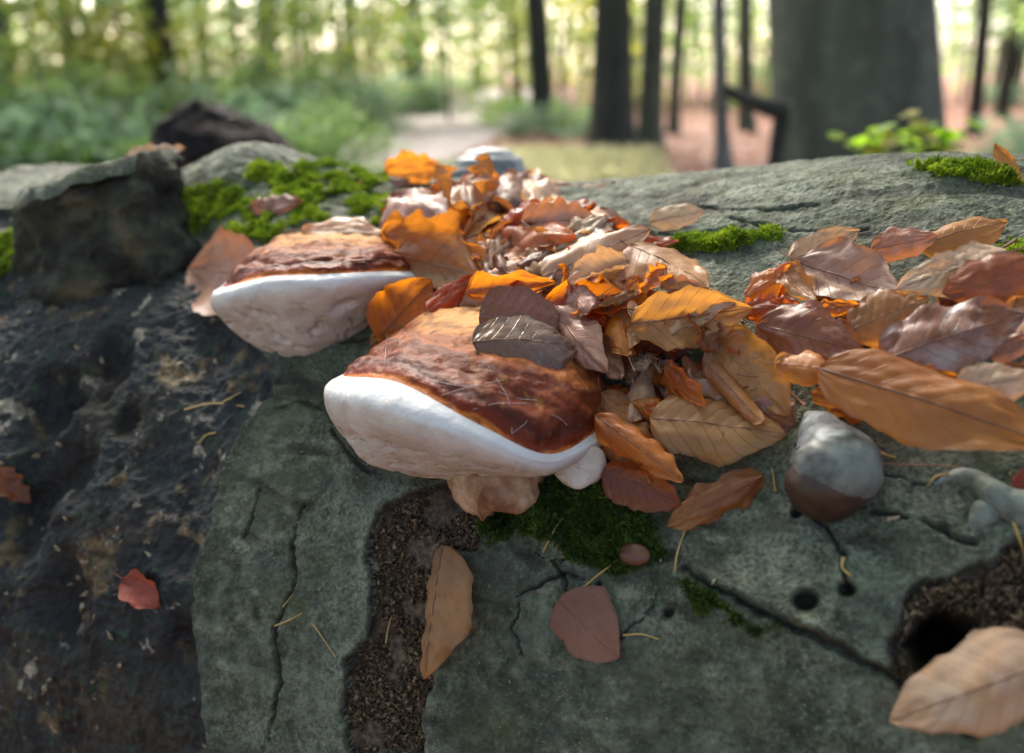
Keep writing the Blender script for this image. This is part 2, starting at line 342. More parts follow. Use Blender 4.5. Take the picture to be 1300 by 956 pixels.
# the seam at the bottom needs no closing: the last column meets the first one in the ground
def sub_mesh(name, sel, mat):
    f = F[sel]; used, inv = np.unique(f.ravel(), return_inverse=True)
    return mesh_np(name, PL.reshape(-1, 3)[used], inv.reshape(-1, 4), mat, {k: v.ravel()[used] for k, v in (('darken', darken), ('moss', moss), ('frass', frass))})
obj('bark', sub_mesh('bark', ~fe, M['bark']), log)
zone_of = np.argmin(np.stack([sd_decay, sd_cav, sd_hole]), 0).ravel()[F[:, 0]]
for k, (nm, lb) in enumerate((('decayed_wood', 'dark rotten wood laid bare where the bark has gone'), ('rotten_hollow', 'crumbly hollow with ragged bark edge'), ('rot_hole', 'dark rot hole in the bark'))):
    obj(nm, sub_mesh(nm, fe & (zone_of == k), M['decay']), log)['label'] = lb
def end_cap(i, name):
    ring = PL[i]; c = ring.mean(0); n = len(ring); V = [ring]; fr = (.8, .6, .4, .2)
    for f in fr:
        p = c + (ring - c) * f; p = p - LU * (1 if i == 0 else -1) * (-.012 * fbm(p * 30, 4)[:, None] - .01); V.append(p)
    V = np.concatenate(V); z = np.zeros(len(V)); Fc = grid_faces(5, n, cv=True)
    return obj(name, mesh_np(name, V, Fc, M['decay'], {'darken': z, 'moss': z, 'frass': z}), log)
end_cap(0, 'broken_end'); end_cap(-1, 'broken_end')
_bv = bvhtree.BVHTree.FromPolygons([tuple(p) for p in PL[::2, ::2].reshape(-1, 3)], grid_faces(len(S_[::2]), len(T_[::2])).tolist())
def hit(x, y, yy=None):
    """pixel -> (point, normal, depth) on the finished log; pixels above its back edge slide down to it"""
    for k in range(120):
        d = Vector(ray(x, y + k * 2)); L = d.length; p, n, i, t = _bv.ray_cast(Vector(CAM), d.normalized(), 3.0)
        if p is not None:
            if n.dot(d) > 0: n = -n
            return np.array(p), np.array(n), t / L
    raise ValueError((x, y))

# ------------------------------------------------------------------ the branch stub at the far end of the log, and its leaf perch
def plain_mat(name, stops, scale, rough=.6, bump=.5, dist=.002, spec=.4, attr=None, f2=160):
    g = G(name, rough, spec); n = g.noise(scale, 5, .6); n2 = g.noise(f2, 4, .6)
    f = n if attr is None else g.math('ADD', g.attr(attr), g.math('MULTIPLY', g.math('SUBTRACT', n, .5), .55))
    c = g.ramp(f, stops); c = g.mix(g.ramp(n2, [(.3, .4), (.5, 0.)]), c, tuple(q * .45 for q in stops[0][1])); g.color(c)
    g.bump(g.math('ADD', n, g.math('MULTIPLY', n2, .5)), bump, dist); return g.m
M['stub'] = plain_mat('stub_wood', [(.32, (.010, .010, .008)), (.45, (.03, .026, .018)), (.55, (.05, .055, .035)), (.64, (.10, .075, .042)), (.74, (.028, .05, .015))], 24, .85, 1., .014, .2, None, 80)
def knobbly(name, rings, mat, parent, nseg=96, amp=.006, freq=25, flat_top=True, seed=0, zc=None):
    """rings: (centre, radius_x, radius_y, tilt) from bottom to top -> one noisy stump body closed at the top"""
    C_ = np.array([r[0] for r in rings], float); rx = np.array([r[1] for r in rings]); ry = np.array([r[2] for r in rings]); tl = np.array([r[3] for r in rings])
    t = np.linspace(0, len(rings) - 1, (len(rings) - 1) * 14 + 1); C_, rx, ry, tl = (crom(q, t) for q in (C_, rx, ry, tl))
    an = np.arange(nseg) / nseg * 2 * np.pi
    V = np.stack([C_[:, None, 0] + rx[:, None] * np.cos(an), C_[:, None, 1] + ry[:, None] * np.sin(an), C_[:, None, 2] + tl[:, None] * np.cos(an)], -1)
    N = np.stack([np.cos(an), np.sin(an), 0 * an], -1)
    V = V + N * (amp * fbm(V * freq + seed, 5, .6) * 2 + amp * .5 * fbm(V * np.array([1, 1, .25]) * freq * 3 + seed, 3))[..., None]
    ragged = np.clip(t - t[-1] + 1.2, 0, 1.2)[:, None] / 1.2; V[..., 2] += ragged * amp * 1.1 * fbm(V * np.array([1, 1, 0]) * 22 + seed + 5, 4); V[..., :2] -= (ragged ** 6 * amp * .5)[..., None] * N[None, :, :2]
    topr = V[-1]; c = topr.mean(0); L = [V.reshape(-1, 3)]
    for f in (.97, .85, .65, .45, .25, .08): 
        p = c + (topr - c) * f; p[:, 2] += .004 * fbm(p * 60, 4) + .003 * (f > .9); L.append(p)
    n = len(t) + 6; V = np.concatenate(L); z = np.zeros(len(V))
    m = mesh_np(name, V, grid_faces(n, nseg, cv=True), mat, {'darken': z, 'moss': z, 'frass': z})
    return obj(name, m, parent)
sb = at(135, 345, .80); st_ = at(128, 232, .80)
knobbly('branch_stub', [((sb[0] + .04, sb[1] + .07, sb[2] - .09), .16, .12, 0), ((sb[0] + .012, sb[1] + .035, sb[2] - .015), .108, .095, .0), ((st_[0], st_[1], st_[2] - .03), .071, .072, .010), ((st_[0], st_[1], st_[2] + .004), .068, .070, .020)], M['stub'], log, amp=.016, freq=19)['label'] = 'sawn stub of a limb with a pale flat top'
def sawn_top():
    V = []; an = np.arange(64) / 64 * 2 * np.pi
    for k, f in enumerate((1., .9, .75, .55, .35, .12)):
        p = np.stack([st_[0] + .067 * f * np.cos(an), st_[1] + .069 * f * np.sin(an), st_[2] + .012 + .020 * f * np.cos(an)], -1)
        p[:, :2] += (.014 * f * fbm(p * 18, 4))[:, None] ; p[:, 2] += .009 * fbm(p * 32 + 5, 4) - (.012 if k == 0 else 0); V.append(p)
    V = np.concatenate(V); z = np.zeros(len(V))
    obj('sawn_top', mesh_np('sawn_top', V, grid_faces(6, 64, cv=True), M['bark'], {'darken': z, 'moss': z, 'frass': z}), log)
sawn_top()

# ------------------------------------------------------------------ bracket fungi
def cap_material():
    g = G('bracket_crust', .42, .15); z = g.attr('zone')
    n = g.noise(22, 5, .6); n2 = g.noise(90, 5, .6); w = g.math('ADD', z, g.math('MULTIPLY', g.math('SUBTRACT', n, .5), .42))
    c = g.ramp(w, [(.0, (.50, .14, .02)), (.045, (.16, .024, .006)), (.17, (.07, .014, .007)), (.30, (.17, .034, .008)), (.38, (.085, .018, .008)), (.46, (.27, .075, .014)), (.54, (.16, .04, .010)), (.62, (.40, .17, .04)), (.74, (.44, .23, .075)), (1., (.46, .29, .13))])
    band = g.noise(1, 3, .5, g.mapv((3, 3, 3)))
    ring = g.math('SINE', g.math('MULTIPLY', g.math('ADD', z, g.math('MULTIPLY', n, .45)), 38.))
    c = g.mix(g.ramp(ring, [(.55, 0.), (1., .5)]), c, (.055, .014, .008))
    c = g.mix(g.ramp(n2, [(.58, 0.), (.72, .55)]), c, (.40, .19, .055))
    c = g.mix(g.ramp(n2, [(.28, .7), (.42, 0.)]), c, (.028, .010, .007))
    g.color(c); g.rough(g.ramp(z, [(.1, .52), (.7, .72)]))
    g.bump(g.math('ADD', n2, g.math('MULTIPLY', ring, .2)), .7, .0022); return g.m
def white_material():
    g = G('bracket_margin', .55, .4); n = g.noise(45, 4, .6); n2 = g.noise(300, 3, .6)
    c = g.mix(g.ramp(n, [(.5, 0.), (.75, .5)]), (.57, .56, .535), (.49, .445, .385))
    c = g.mix(g.ramp(g.noise(70, 5, .7), [(.66, 0.), (.72, .55)]), c, (.42, .36, .28))
    c = g.mix(g.ramp(g.math('ADD', g.attr('under'), g.math('MULTIPLY', g.math('SUBTRACT', g.noise(60, 5, .65), .5), .9)), [(.35, 0.), (.62, 1.)]), c, g.mix(g.ramp(g.noise(50, 5, .6), [(.35, 0.), (.68, 1.)]), (.55, .485, .42), (.42, .35, .285)))
    c = g.mix(g.ramp(g.noise(150, 5, .7), [(.6, 0.), (.7, .5)]), c, (.40, .32, .25))
    g.color(c); g.bump(g.math('ADD', n, g.math('MULTIPLY', n2, .4)), .6, .002); return g.m
def pore_material():
    g = G('pore_surface', .75, .25); n = g.noise(50, 5, .6); n2 = g.noise(420, 2, .5); v = g.voro(900)
    c = g.mix(g.ramp(n, [(.35, 0.), (.68, 1.)]), (.55, .485, .42), (.42, .35, .285))
    c = g.mix(g.ramp(g.noise(85, 6, .7, g.mapv((1, 1, 1.8))), [(.6, 0.), (.68, .75)]), c, (.28, .20, .14))
    c = g.mix(g.ramp(g.noise(30, 3, .6), [(.58, 0.), (.75, .5)]), c, (.60, .45, .38))
    g.color(c); g.bump(g.math('ADD', g.math('ADD', n, g.math('MULTIPLY', n2, .4)), g.math('MULTIPLY', v, .3)), .6, .002); return g.m
M['crust'], M['margin'], M['pore'] = cap_material(), white_material(), pore_material()
def bracket(name, label, net, nu=150, seed=0, ridge=.0015, group=None):
    K = np.array([[at(*q) for q in row] for row in net]); K = crom(K, np.linspace(0, len(net) - 1, nu))            # (nu, rows, 3)
    nr = K.shape[1]; tv = np.concatenate([np.linspace(0, 3, 110)[:-1], np.linspace(3, 5, 40)[:-1], np.linspace(5, nr - 1, 70)])
    V = np.moveaxis(crom(np.moveaxis(K, 1, 0), tv), 1, 0)                                                          # (nu, nv, 3)
    du = np.gradient(V, axis=0); dv = np.gradient(V, axis=1); N = np.cross(du, dv); N /= np.linalg.norm(N, axis=2)[..., None] + 1e-12
    c = V.mean((0, 1)); 
    if ((V - c) * N).sum() < 0: N = -N
    cap = tv < 3; zone = np.clip(1 - tv / 3, 0, 1)[None, :] * np.ones((nu, 1))
    d = np.zeros(V.shape[:2]); wz = zone + .10 * fbm(V * 18 + seed, 3)
    wz = wz + .12 * fbm(V * 9 + seed + 50, 2); furrow = np.abs(np.sin(wz * 12)) ** .6 - .6
    d += np.where(cap, sstep(0, .06, zone) * (ridge * furrow * (.5 + 1.3 * sstep(-.3, .4, fbm(V * 14 + 4 + seed, 2))) + .0042 * fbm(V * 45 + seed, 4) + .0018 * fbm(V * 140, 3)), 0)
    lip = np.exp(-((tv - 4) / .9) ** 2)[None, :]
    d += .0016 * fbm(V * 38 + 7 + seed, 3) * lip + .0006 * fbm(V * 110, 2) * lip
    und = sstep(4.6, 5.4, tv)[None, :]; d += und * (.0045 * fbm(V * 26 + 3 + seed, 4) - .0042 * sstep(.14, .40, fbm(V * 75 + seed, 3)) - .002 * sstep(.2, .4, fbm(V * 190 + seed, 2)))
    V = V + N * d[..., None]
    edge = 3.0 + .16 * 1.0; t = thing(name, label, 'fungus', group)
    je = np.searchsorted(tv, 3.02); jp = np.searchsorted(tv, 4.75)
    Fg = grid_faces(nu, len(tv)).reshape(nu - 1, len(tv) - 1, 4)
    for nm, a, b, mt in (('cap_crust', 0, je, 'crust'), ('margin', je, jp, 'margin'), ('pore_surface', jp, len(tv) - 1, 'pore')):
        f = Fg[:, a:b].reshape(-1, 4); us, inv = np.unique(f.ravel(), return_inverse=True)
        obj(nm, mesh_np(nm, V.reshape(-1, 3)[us], inv.reshape(-1, 4), M[mt], {'zone': zone.ravel()[us], 'under': np.tile(sstep(3.5, 4.75, tv), nu)[us]}), t)
    return t
front_net = [
 [(640, 372, .63), (545, 394, .62), (482, 434, .60), (450, 467, .58), (438, 476, .58), (436, 500, .585), (500, 560, .575), (600, 600, .56)],
 [(645, 371, .62), (550, 402, .572), (478, 444, .542), (439, 476, .525), (414, 496, .52), (424, 538, .525), (476, 590, .53), (600, 606, .545)],
 [(655, 371, .61), (588, 408, .54), (536, 444, .494), (508, 484, .472), (492, 518, .462), (500, 560, .47), (540, 600, .50), (620, 610, .54)],
 [(665, 371, .60), (640, 416, .522), (624, 472, .470), (607, 536, .450), (604, 560, .447), (605, 586, .455), (622, 603, .485), (640, 612, .535)],
 [(680, 372, .60), (697, 426, .53), (710, 498, .478), (696, 574, .460), (694, 591, .459), (692, 602, .466), (682, 604, .492), (660, 612, .535)],
 [(700, 376, .605), (742, 438, .548), (764, 496, .514), (755, 547, .498), (764, 556, .497), (756, 574, .503), (720, 594, .515), (680, 608, .535)],
 [(705, 378, .62), (750, 430, .585), (772, 480, .56), (768, 528, .548), (771, 541, .548), (764, 556, .55), (730, 580, .55), (690, 605, .55)]]
bracket('bracket_fungus', 'large bracket fungus with rusty brown crust and thick white rim under a wet dark leaf', front_net, group='bracket fungi on the log')
rear_net = [
 [(440, 289, .77), (374, 298, .75), (322, 325, .72), (301, 350, .70), (292, 357, .70), (290, 385, .70), (340, 430, .70), (430, 450, .69)],
 [(445, 288, .76), (365, 301, .69), (312, 330, .66), (285, 363, .64), (271, 376, .635), (278, 402, .64), (340, 450, .655), (430, 467, .675)],
 [(450, 287, .75), (398, 303, .658), (360, 327, .612), (344, 350, .597), (340, 364, .593), (347, 394, .60), (390, 463, .64), (435, 470, .67)],
 [(455, 287, .75), (432, 301, .65), (422, 322, .60), (415, 347, .582), (413, 362, .578), (416, 388, .59), (432, 445, .64), (445, 468, .67)],
 [(460, 288, .75), (470, 303, .657), (478, 322, .612), (478, 344, .598), (480, 356, .596), (476, 376, .605), (466, 428, .645), (450, 462, .67)],
 [(470, 290, .76), (506, 305, .69), (528, 324, .657), (535, 343, .643), (541, 351, .64), (531, 366, .645), (492, 404, .66), (460, 452, .675)],
 [(475, 292, .77), (512, 305, .735), (530, 320, .71), (542, 336, .70), (546, 342, .70), (541, 356, .70), (502, 396, .69), (465, 440, .685)]]
bracket('bracket_fungus', 'bracket fungus with tan humped top and broad beige underside beside bright green moss', rear_net, seed=30, group='bracket fungi on the log')
M['foot'] = plain_mat('bracket_foot', [(.3, (.16, .06, .025)), (.5, (.36, .2, .1)), (.7, (.5, .36, .24))], 60)
M['hoof'] = plain_mat('grey_hoof_crust', [(0, (.03, .017, .010)), (.12, (.055, .03, .017)), (.22, (.04, .028, .02)), (.36, (.17, .185, .155)), (.43, (.065, .066, .058)), (.5, (.18, .195, .18)), (.58, (.11, .115, .108)), (.66, (.20, .215, .205)), (.78, (.25, .265, .255)), (.92, (.30, .315, .29)), (1, (.13, .15, .10))], 25, .5, .5, .0015, attr='zone')
def blob_rings(name, rings, mat, parent, nseg=72, sub=10, amp=.0015, freq=50, flat=.9, groove=0.):
    """rings of (px, py, half_width_px, depth_lift) stacked down the picture's upright: a body that bulges from the log"""
    ps, ws_ = [], []
    for (x, y, hw, lift) in rings:
        p, n, d = hit(x, y); ps.append(at(x, y, d - lift)); ws_.append(hw / FPX * d)
    t = np.linspace(0, len(rings) - 1, (len(rings) - 1) * sub + 1); P = crom(np.array(ps), t); W = np.maximum(crom(np.array(ws_), t), 1e-4)
    zt = 1 - t / t[-1]; W = W * (1 + groove * (np.sin(zt * 38) * np.exp(-((zt - .35) / .16) ** 2) + .4 * np.sin(zt * 21)))
    T = np.gradient(P, axis=0); T /= np.linalg.norm(T, axis=1)[:, None]; A = np.tile(RGT, (len(P), 1)); A = A - (A * T).sum(1)[:, None] * T; A /= np.linalg.norm(A, axis=1)[:, None]; B = np.cross(A, T)
    an = np.arange(nseg) / nseg * 2 * np.pi
    V = P[:, None] + W[:, None, None] * (np.cos(an)[None, :, None] * A[:, None] + flat * np.sin(an)[None, :, None] * B[:, None])
    N = V - P[:, None]; N /= np.linalg.norm(N, axis=2)[..., None]
    V = V + N * (amp * (fbm(V * freq, 3) * 2 + .6 * fbm(V * freq * 4, 3)))[..., None]
    zn = np.repeat(1 - t / t[-1], nseg); n = len(P); V = np.concatenate([V.reshape(-1, 3), P[:1], P[-1:]]); zn = np.concatenate([zn, [1], [0]])
    F_ = grid_faces(n, nseg, cv=True); a = np.arange(nseg); b = (a + 1) % nseg; F_ = np.concatenate([tris_ok(F_), np.stack([a * 0 + n * nseg, b, a], -1), np.stack([a * 0 + n * nseg + 1, a + (n - 1) * nseg, b + (n - 1) * nseg], -1)])
    return obj(name, mesh_np(name, V, F_, mat, {'zone': zn}), parent)
ft = thing('fungus_foot', 'brown knotted fungus foot under the rusty bracket beside dark moss', 'fungus')
blob_rings('foot', [(610, 598, 48, .0), (625, 606, 52, .012), (645, 618, 50, .012), (655, 630, 34, .008), (658, 637, 16, .003)], M['foot'], ft, amp=.003, freq=45)
sl = thing('young_bracket', 'small pale rounded fungus lobe tucked under the rim of the rusty bracket', 'fungus', 'bracket fungi on the log')
blob_rings('lobe', [(740, 566, 16, .016), (738, 576, 29, .018), (736, 590, 32, .019), (735, 604, 27, .018), (735, 613, 16, .014), (735, 618, 5, .01)], M['pore'], sl, amp=.0012, flat=.7)
hf = thing('hoof_fungus', 'grey hoof shaped fungus with brown base growing beside a big tan leaf', 'fungus', 'bracket fungi on the log')
blob_rings('cap_crust', [(1024, 527, 6, -.002), (1032, 533, 17, .002), (1040, 544, 27, .006), (1045, 557, 32, .009), (1051, 571, 40, .012), (1061, 584, 51, .015), (1062, 594, 53, .015), (1057, 600, 47, .011), (1055, 606, 52, .013), (1050, 618, 51, .010), (1047, 630, 42, .002)], M['hoof'], hf, sub=12, amp=.0019, freq=38, groove=.045)
def px_tube(name, pts, mat, parent, nseg=20, sub=8, amp=.001, freq=70, zone=None):
    P, r = [], []
    for (x, y, rad, lift) in pts:
        p, n, d = hit(x, y); P.append(at(x, y, d - lift)); r.append(rad / FPX * d)
    V, F_ = tube(P, r, nseg, sub); V = V + (amp * 2 * np.stack([fbm(V * freq, 3), fbm(V * freq + 9, 3), fbm(V * freq + 5, 3)], -1))
    return obj(name, mesh_np(name, V, F_, mat, {'zone': np.full(len(V), .6 if zone is None else zone)}), parent)
M['lobe'] = plain_mat('grey_green_lobe', [(.3, (.07, .085, .062)), (.5, (.15, .18, .145)), (.68, (.27, .30, .26))], 40, .6)
cf = thing('curled_fungus', 'twisted grey green fungus ridge with a hooked tip low on the bark', 'fungus', 'bracket fungi on the log')
px_tube('hooked_ridge', [(1184, 616, 4, -.002), (1200, 608, 8, -.001), (1220, 605, 11, .0), (1243, 613, 15, .0), (1262, 628, 20, .002), (1285, 640, 23, .002), (1315, 648, 25, .002)], M['lobe'], cf)
px_tube('stem_ridge', [(1272, 628, 12, .0), (1259, 640, 15, .0), (1247, 654, 15, .0), (1236, 668, 11, -.002), (1220, 680, 6, -.004)], M['lobe'], cf)
bf = thing('old_hoof_fungus', 'weathered grey humped fungus at the back of the log behind the leaf heap', 'fungus', 'bracket fungi on the log')
def back_hump(px, py, d, w, h, dep):
    c = at(px, py, d); th = np.linspace(0, 2 * np.pi, 64, endpoint=False); ph = np.linspace(0, np.pi / 2, 24)
    V = np.stack([w * np.cos(th)[None] * np.cos(ph)[:, None] ** .7, dep * np.sin(th)[None] * np.cos(ph)[:, None] ** .7, h * np.sin(ph)[:, None] * np.ones(64)[None]], -1) + c
    V += (V - c) * (.10 * fbm(V * 30, 3) + .02 * np.sin(ph * 17)[:, None])[..., None]; V[0, :, 2] -= .03
    z = np.repeat(.38 + .5 * ph / ph[-1], 64)
    return obj('cap_crust', mesh_np('cap_crust', V.reshape(-1, 3), grid_faces(24, 64, cv=True), M['hoof'], {'zone': z}), bf)
back_hump(620, 236, .90, .042, .036, .04)

# ------------------------------------------------------------------ beech leaves
def leaf_material(name, c0, c1, trans, rough=.4, tf=.38, edge=(.10, .045, .02), sheen=0., spot=.5):
    g = G(name, rough, .55); uv = g.sep(g.tc.outputs['UV']); t = uv[0]; v = g.math('ABSOLUTE', g.math('MULTIPLY_ADD', uv[1], 2., -1.))
    ph = g.math('FRACT', g.math('ADD', g.math('MULTIPLY', g.math('MULTIPLY_ADD', v, -.24, t), 8.5), .25)); ln = g.math('ABSOLUTE', g.math('SUBTRACT', ph, .5))
    vein = g.ramp(ln, [(0., 1.), (.018, .8), (.05, 0.)]); mid = g.ramp(v, [(0., 1.), (.015, .7), (.04, 0.)])
    vein = g.math('MAXIMUM', vein, mid); r = g.rnd()
    n = g.noise(1, 4, .6, g.t.nodes.new('ShaderNodeVectorMath').outputs[0] if False else g.mapv((38, 38, 38)))
    n2 = g.noise(160, 4, .65); n3 = g.noise(600, 2, .5)
    c = g.mix(g.ramp(n, [(.32, 0.), (.68, 1.)]), c0, c1)
    c = g.mix(g.ramp(n2, [(.6, 0.), (.72, spot)]), c, tuple(q * .35 for q in c1))
    if sheen: c = g.mix(g.ramp(g.noise(55, 4, .6), [(.45, 0.), (.65, sheen)]), c, (.42, .38, .36))  # sky sheen painted into the leaf colour as grey patches
    c = g.mix(g.ramp(v, [(.86, 0.), (1., .65)]), c, edge)
    c = g.mix(g.math('MULTIPLY', vein, .38), c, g.mix(g.math('GREATER_THAN', g.math('FRACT', g.math('MULTIPLY', r, 13.7)), .5), tuple(q * .4 for q in c1), tuple(min(1, q * 1.5 + .03) for q in c0)))
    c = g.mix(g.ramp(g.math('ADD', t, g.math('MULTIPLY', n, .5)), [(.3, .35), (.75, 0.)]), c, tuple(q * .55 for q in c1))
    c = g.hsv(c, g.math('MULTIPLY_ADD', r, .03, .485), g.math('MULTIPLY_ADD', r, -.25, 1.1), g.math('MULTIPLY_ADD', g.math('FRACT', g.math('MULTIPLY', r, 7.3)), .5, .75))
    g.color(c); g.rough(g.ramp(n2, [(.3, rough - .08), (.7, rough + .15)]))
    hgt = g.math('ADD', g.math('MULTIPLY', vein, .8), g.math('ADD', g.math('MULTIPLY', n2, .35), g.math('MULTIPLY', n3, .2)))
    nb = g.bump(hgt, .55, .0006)
    g.translucent(g.mix(g.math('MULTIPLY', vein, .35), g.mix(.25, trans, c), tuple(q * .3 for q in trans)), tf, nb); return g.m
LM = {
 'tan': leaf_material('leaf_tan', (.42, .165, .034), (.26, .088, .018), (.85, .30, .03), .44),
 'gold': leaf_material('leaf_gold', (.48, .215, .048), (.34, .125, .024), (.9, .38, .05), .42),
 'orange': leaf_material('leaf_orange', (.55, .15, .014), (.34, .075, .010), (1., .32, .01), .40, .58),
 'mauve': leaf_material('leaf_mauve', (.40, .19, .115), (.25, .10, .055), (.65, .22, .06), .42, .28, sheen=.2),
 'pale': leaf_material('leaf_pale', (.56, .36, .21), (.42, .22, .105), (.8, .38, .12), .42, .32, sheen=.25),
 'brown': leaf_material('leaf_brown', (.24, .085, .030), (.14, .045, .017), (.6, .17, .03), .42, .3),
 'sheen': leaf_material('leaf_brown_painted_sheen', (.24, .09, .038), (.16, .058, .025), (.55, .17, .04), .38, .22, sheen=.65),
 'red': leaf_material('leaf_red_brown', (.30, .075, .038), (.22, .05, .025), (.65, .14, .03), .6, .25, spot=.35),
 'rust': leaf_material('leaf_rust', (.38, .075, .012), (.23, .04, .008), (.95, .19, .01), .40, .52),
 'damp': leaf_material('leaf_damp', (.17, .075, .038), (.10, .042, .022), (.25, .1, .03), .24, .15, edge=(.05, .02, .01), spot=.3),
 'wet': leaf_material('leaf_wet', (.10, .052, .034), (.05, .027, .019), (.2, .08, .03), .16, .12, edge=(.03, .015, .01), spot=.3)}
g = G('leaf_stalk', .55, .4); g.color(g.hsv((.2, .085, .045), .5, 1, g.math('MULTIPLY_ADD', g.rnd(), .8, .6))); M['stalk'] = g.m
LEAF_N = [0]
def leaf_surface(nu, nv, w, cw, cl, tw, crum, fold, seed, pleat, skew=0., half=1.):
    """leaf of unit length in its own frame: x along, y across, z normal -> points (nu, nv, 3), uv"""
    t = .5 - .5 * np.cos(np.pi * np.linspace(0, 1, nu)); v = np.linspace(-1, 1, nv); Tt, Vv = np.meshgrid(t, v, indexing='ij')
    hw = (Tt ** .52 * np.clip(1 - Tt, 0, 1) ** .82) / (.388 ** .52 * .612 ** .82) * w / 2
    r_ = np.random.default_rng(seed); ph = r_.uniform(0, 6.28, 6)
    hw = hw * (1 + .02 * np.sin(Tt * 53 + ph[0]) + (.07 * np.sin(Tt * 8 + ph[1]) + .05 * np.sin(Tt * 15 + ph[5]) + .08 * math.sin(ph[2])) * np.sign(Vv))
    y = Vv * hw * np.where(Vv < 0, half, 1.) + skew * np.sin(np.pi * Tt) ** 1 * .5; x = Tt + .0 * Vv
    q = np.stack([Tt * 2.4, Vv * 1.4, 0 * Tt + seed * 3.7], -1)
    z = crum * fbm(q, 3) * 1.7 + crum * .9 * fbm(q * 2.6 + 4, 2) * np.abs(Vv)
    z += crum * .5 * np.sin(Tt * (9 + 4 * ph[2]) + ph[3]) * Vv ** 2                                # waved margin
    phs = (Tt - .24 * np.abs(Vv)) * 8.5 + .25; z += pleat * .25 * np.cos(2 * np.pi * phs) * np.sin(np.pi * np.clip(Tt, 0, 1)) * (1 - .4 * np.abs(Vv))
    z += fold * (np.abs(y) - w * .1)
    k = R_(cw) / max(w, .05) * (1 + .5 * (Tt - .5) * math.sin(ph[4]))                                # roll about the midrib
    k = np.where(np.abs(k) < 1e-3, 1e-3, k); y2 = np.sin(k * y) / k - z * np.sin(k * y); z2 = (1 - np.cos(k * y)) / k + z * np.cos(k * y)
    a = R_(tw) * (Tt - .5); y3, z3 = y2 * np.cos(a) - z2 * np.sin(a), y2 * np.sin(a) + z2 * np.cos(a)
    k = R_(cl) if abs(cl) > .5 else .01; xx = x - .5                                                 # bend along the length
    x4 = np.sin(k * xx) / k - z3 * np.sin(k * xx); z4 = (1 - np.cos(k * xx)) / k + z3 * np.cos(k * xx)
    return np.stack([x4, y3, z4], -1), np.stack([Tt, (Vv + 1) / 2], -1)
def place_leaf(B, T, nref, roll, surf, uv, mat, label, group, st=.18, cat='leaf', name='beech_leaf'):
    nu, nv = surf.shape[:2]; m = nv // 2; b0, t0 = surf[0, m], surf[-1, m]
    ex_ = (t0 - b0); sc = np.linalg.norm(T - B) / np.linalg.norm(ex_); ex_ = ex_ / np.linalg.norm(ex_)
    ez_ = np.array([0, 0, 1.]); ez_ = ez_ - (ez_ @ ex_) * ex_; ez_ /= np.linalg.norm(ez_); ey_ = np.cross(ez_, ex_)
    X = (T - B) / np.linalg.norm(T - B); Z = nref - (nref @ X) * X; Z /= np.linalg.norm(Z); Y = np.cross(Z, X)
    c, s = math.cos(R_(roll)), math.sin(R_(roll)); Y, Z = Y * c + Z * s, Z * c - Y * s
    q = (surf - b0); V = (q @ ex_)[..., None] * X + (q @ ey_)[..., None] * Y + (q @ ez_)[..., None] * Z; V = V * sc       # origin at the leaf base
    o = thing(name, label, cat, group, loc=tuple(B))
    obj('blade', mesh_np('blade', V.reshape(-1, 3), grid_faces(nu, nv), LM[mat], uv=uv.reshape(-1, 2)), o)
    mid = V[:, m]; d0 = mid[0] - mid[2]; d0 /= np.linalg.norm(d0) + 1e-9; LEAF_N[0] += 1; rr = random.Random(LEAF_N[0])
    bend = np.array([rr.uniform(-1, 1), rr.uniform(-1, 1), rr.uniform(-.3, .6)]) * .35
    pet = [mid[0] + d0 * sc * st * f + bend * sc * st * f * f for f in (1, .75, .5, .25)]
    P = np.concatenate([np.array(pet), mid[:-2:2]]) if st > 0 else mid[:-2:2]
    r = np.linspace(.012, .0035, len(P)) * sc * .62
    Vt, Ft = tube(P, r, 6); obj('stalk', mesh_np('stalk', Vt, Ft, M['stalk']), o)
    return o
def resolve(q):
    x, y, l = q; p, n, d = hit(x, y)
    return (at(x, y, l), n, l) if l > .2 else (at(x, y, d - l), n, d - l)
def L(b, t, w, label, m='tan', roll=0, cw=30, cl=20, tw=0, f=.55, crum=.035, fold=0., pleat=.03, st=.18, seed=None, res=(36, 19), group='beech leaves heaped on the log', skew=0., nv=None, half=1.):
    B, n1, _ = resolve(b); T, n2, _ = resolve(t); n = (n1 + n2); n /= np.linalg.norm(n); mid = (B + T) / 2; vd = (CAM - mid); vd /= np.linalg.norm(vd)
    cw, crum = (cw * 1.75 if abs(cw) < 120 else cw * 1.2), crum * 1.6; nref = n * (1 - f) + vd * f if nv is None else nv; seed = LEAF_N[0] + 1 if seed is None else seed
    s, uv = leaf_surface(res[0], res[1], w, cw, cl, tw, crum, fold, seed, pleat, skew, half)
    return place_leaf(B, T, nref, roll, s, uv, LM and m, label, group, st)
cm = .01
_caps = [o for o in C.objects if o.name.startswith('cap_crust')][:1]
_cb = bvhtree.BVHTree.FromPolygons([v.co[:] for v in _caps[0].data.vertices], [p.vertices[:] for p in _caps[0].data.polygons])
def cap_at(x, y, lift):
    d = Vector(ray(x, y)); p, n, i, t = _cb.ray_cast(Vector(CAM), d.normalized(), 2); return (x, y, (t / d.length if p is not None else .56) - lift)
def cap_n(x, y):
    p, n, i, t = _cb.ray_cast(Vector(CAM), Vector(ray(x, y)).normalized(), 2); n = np.array(n); return -n if n @ ray(x, y) > 0 else n
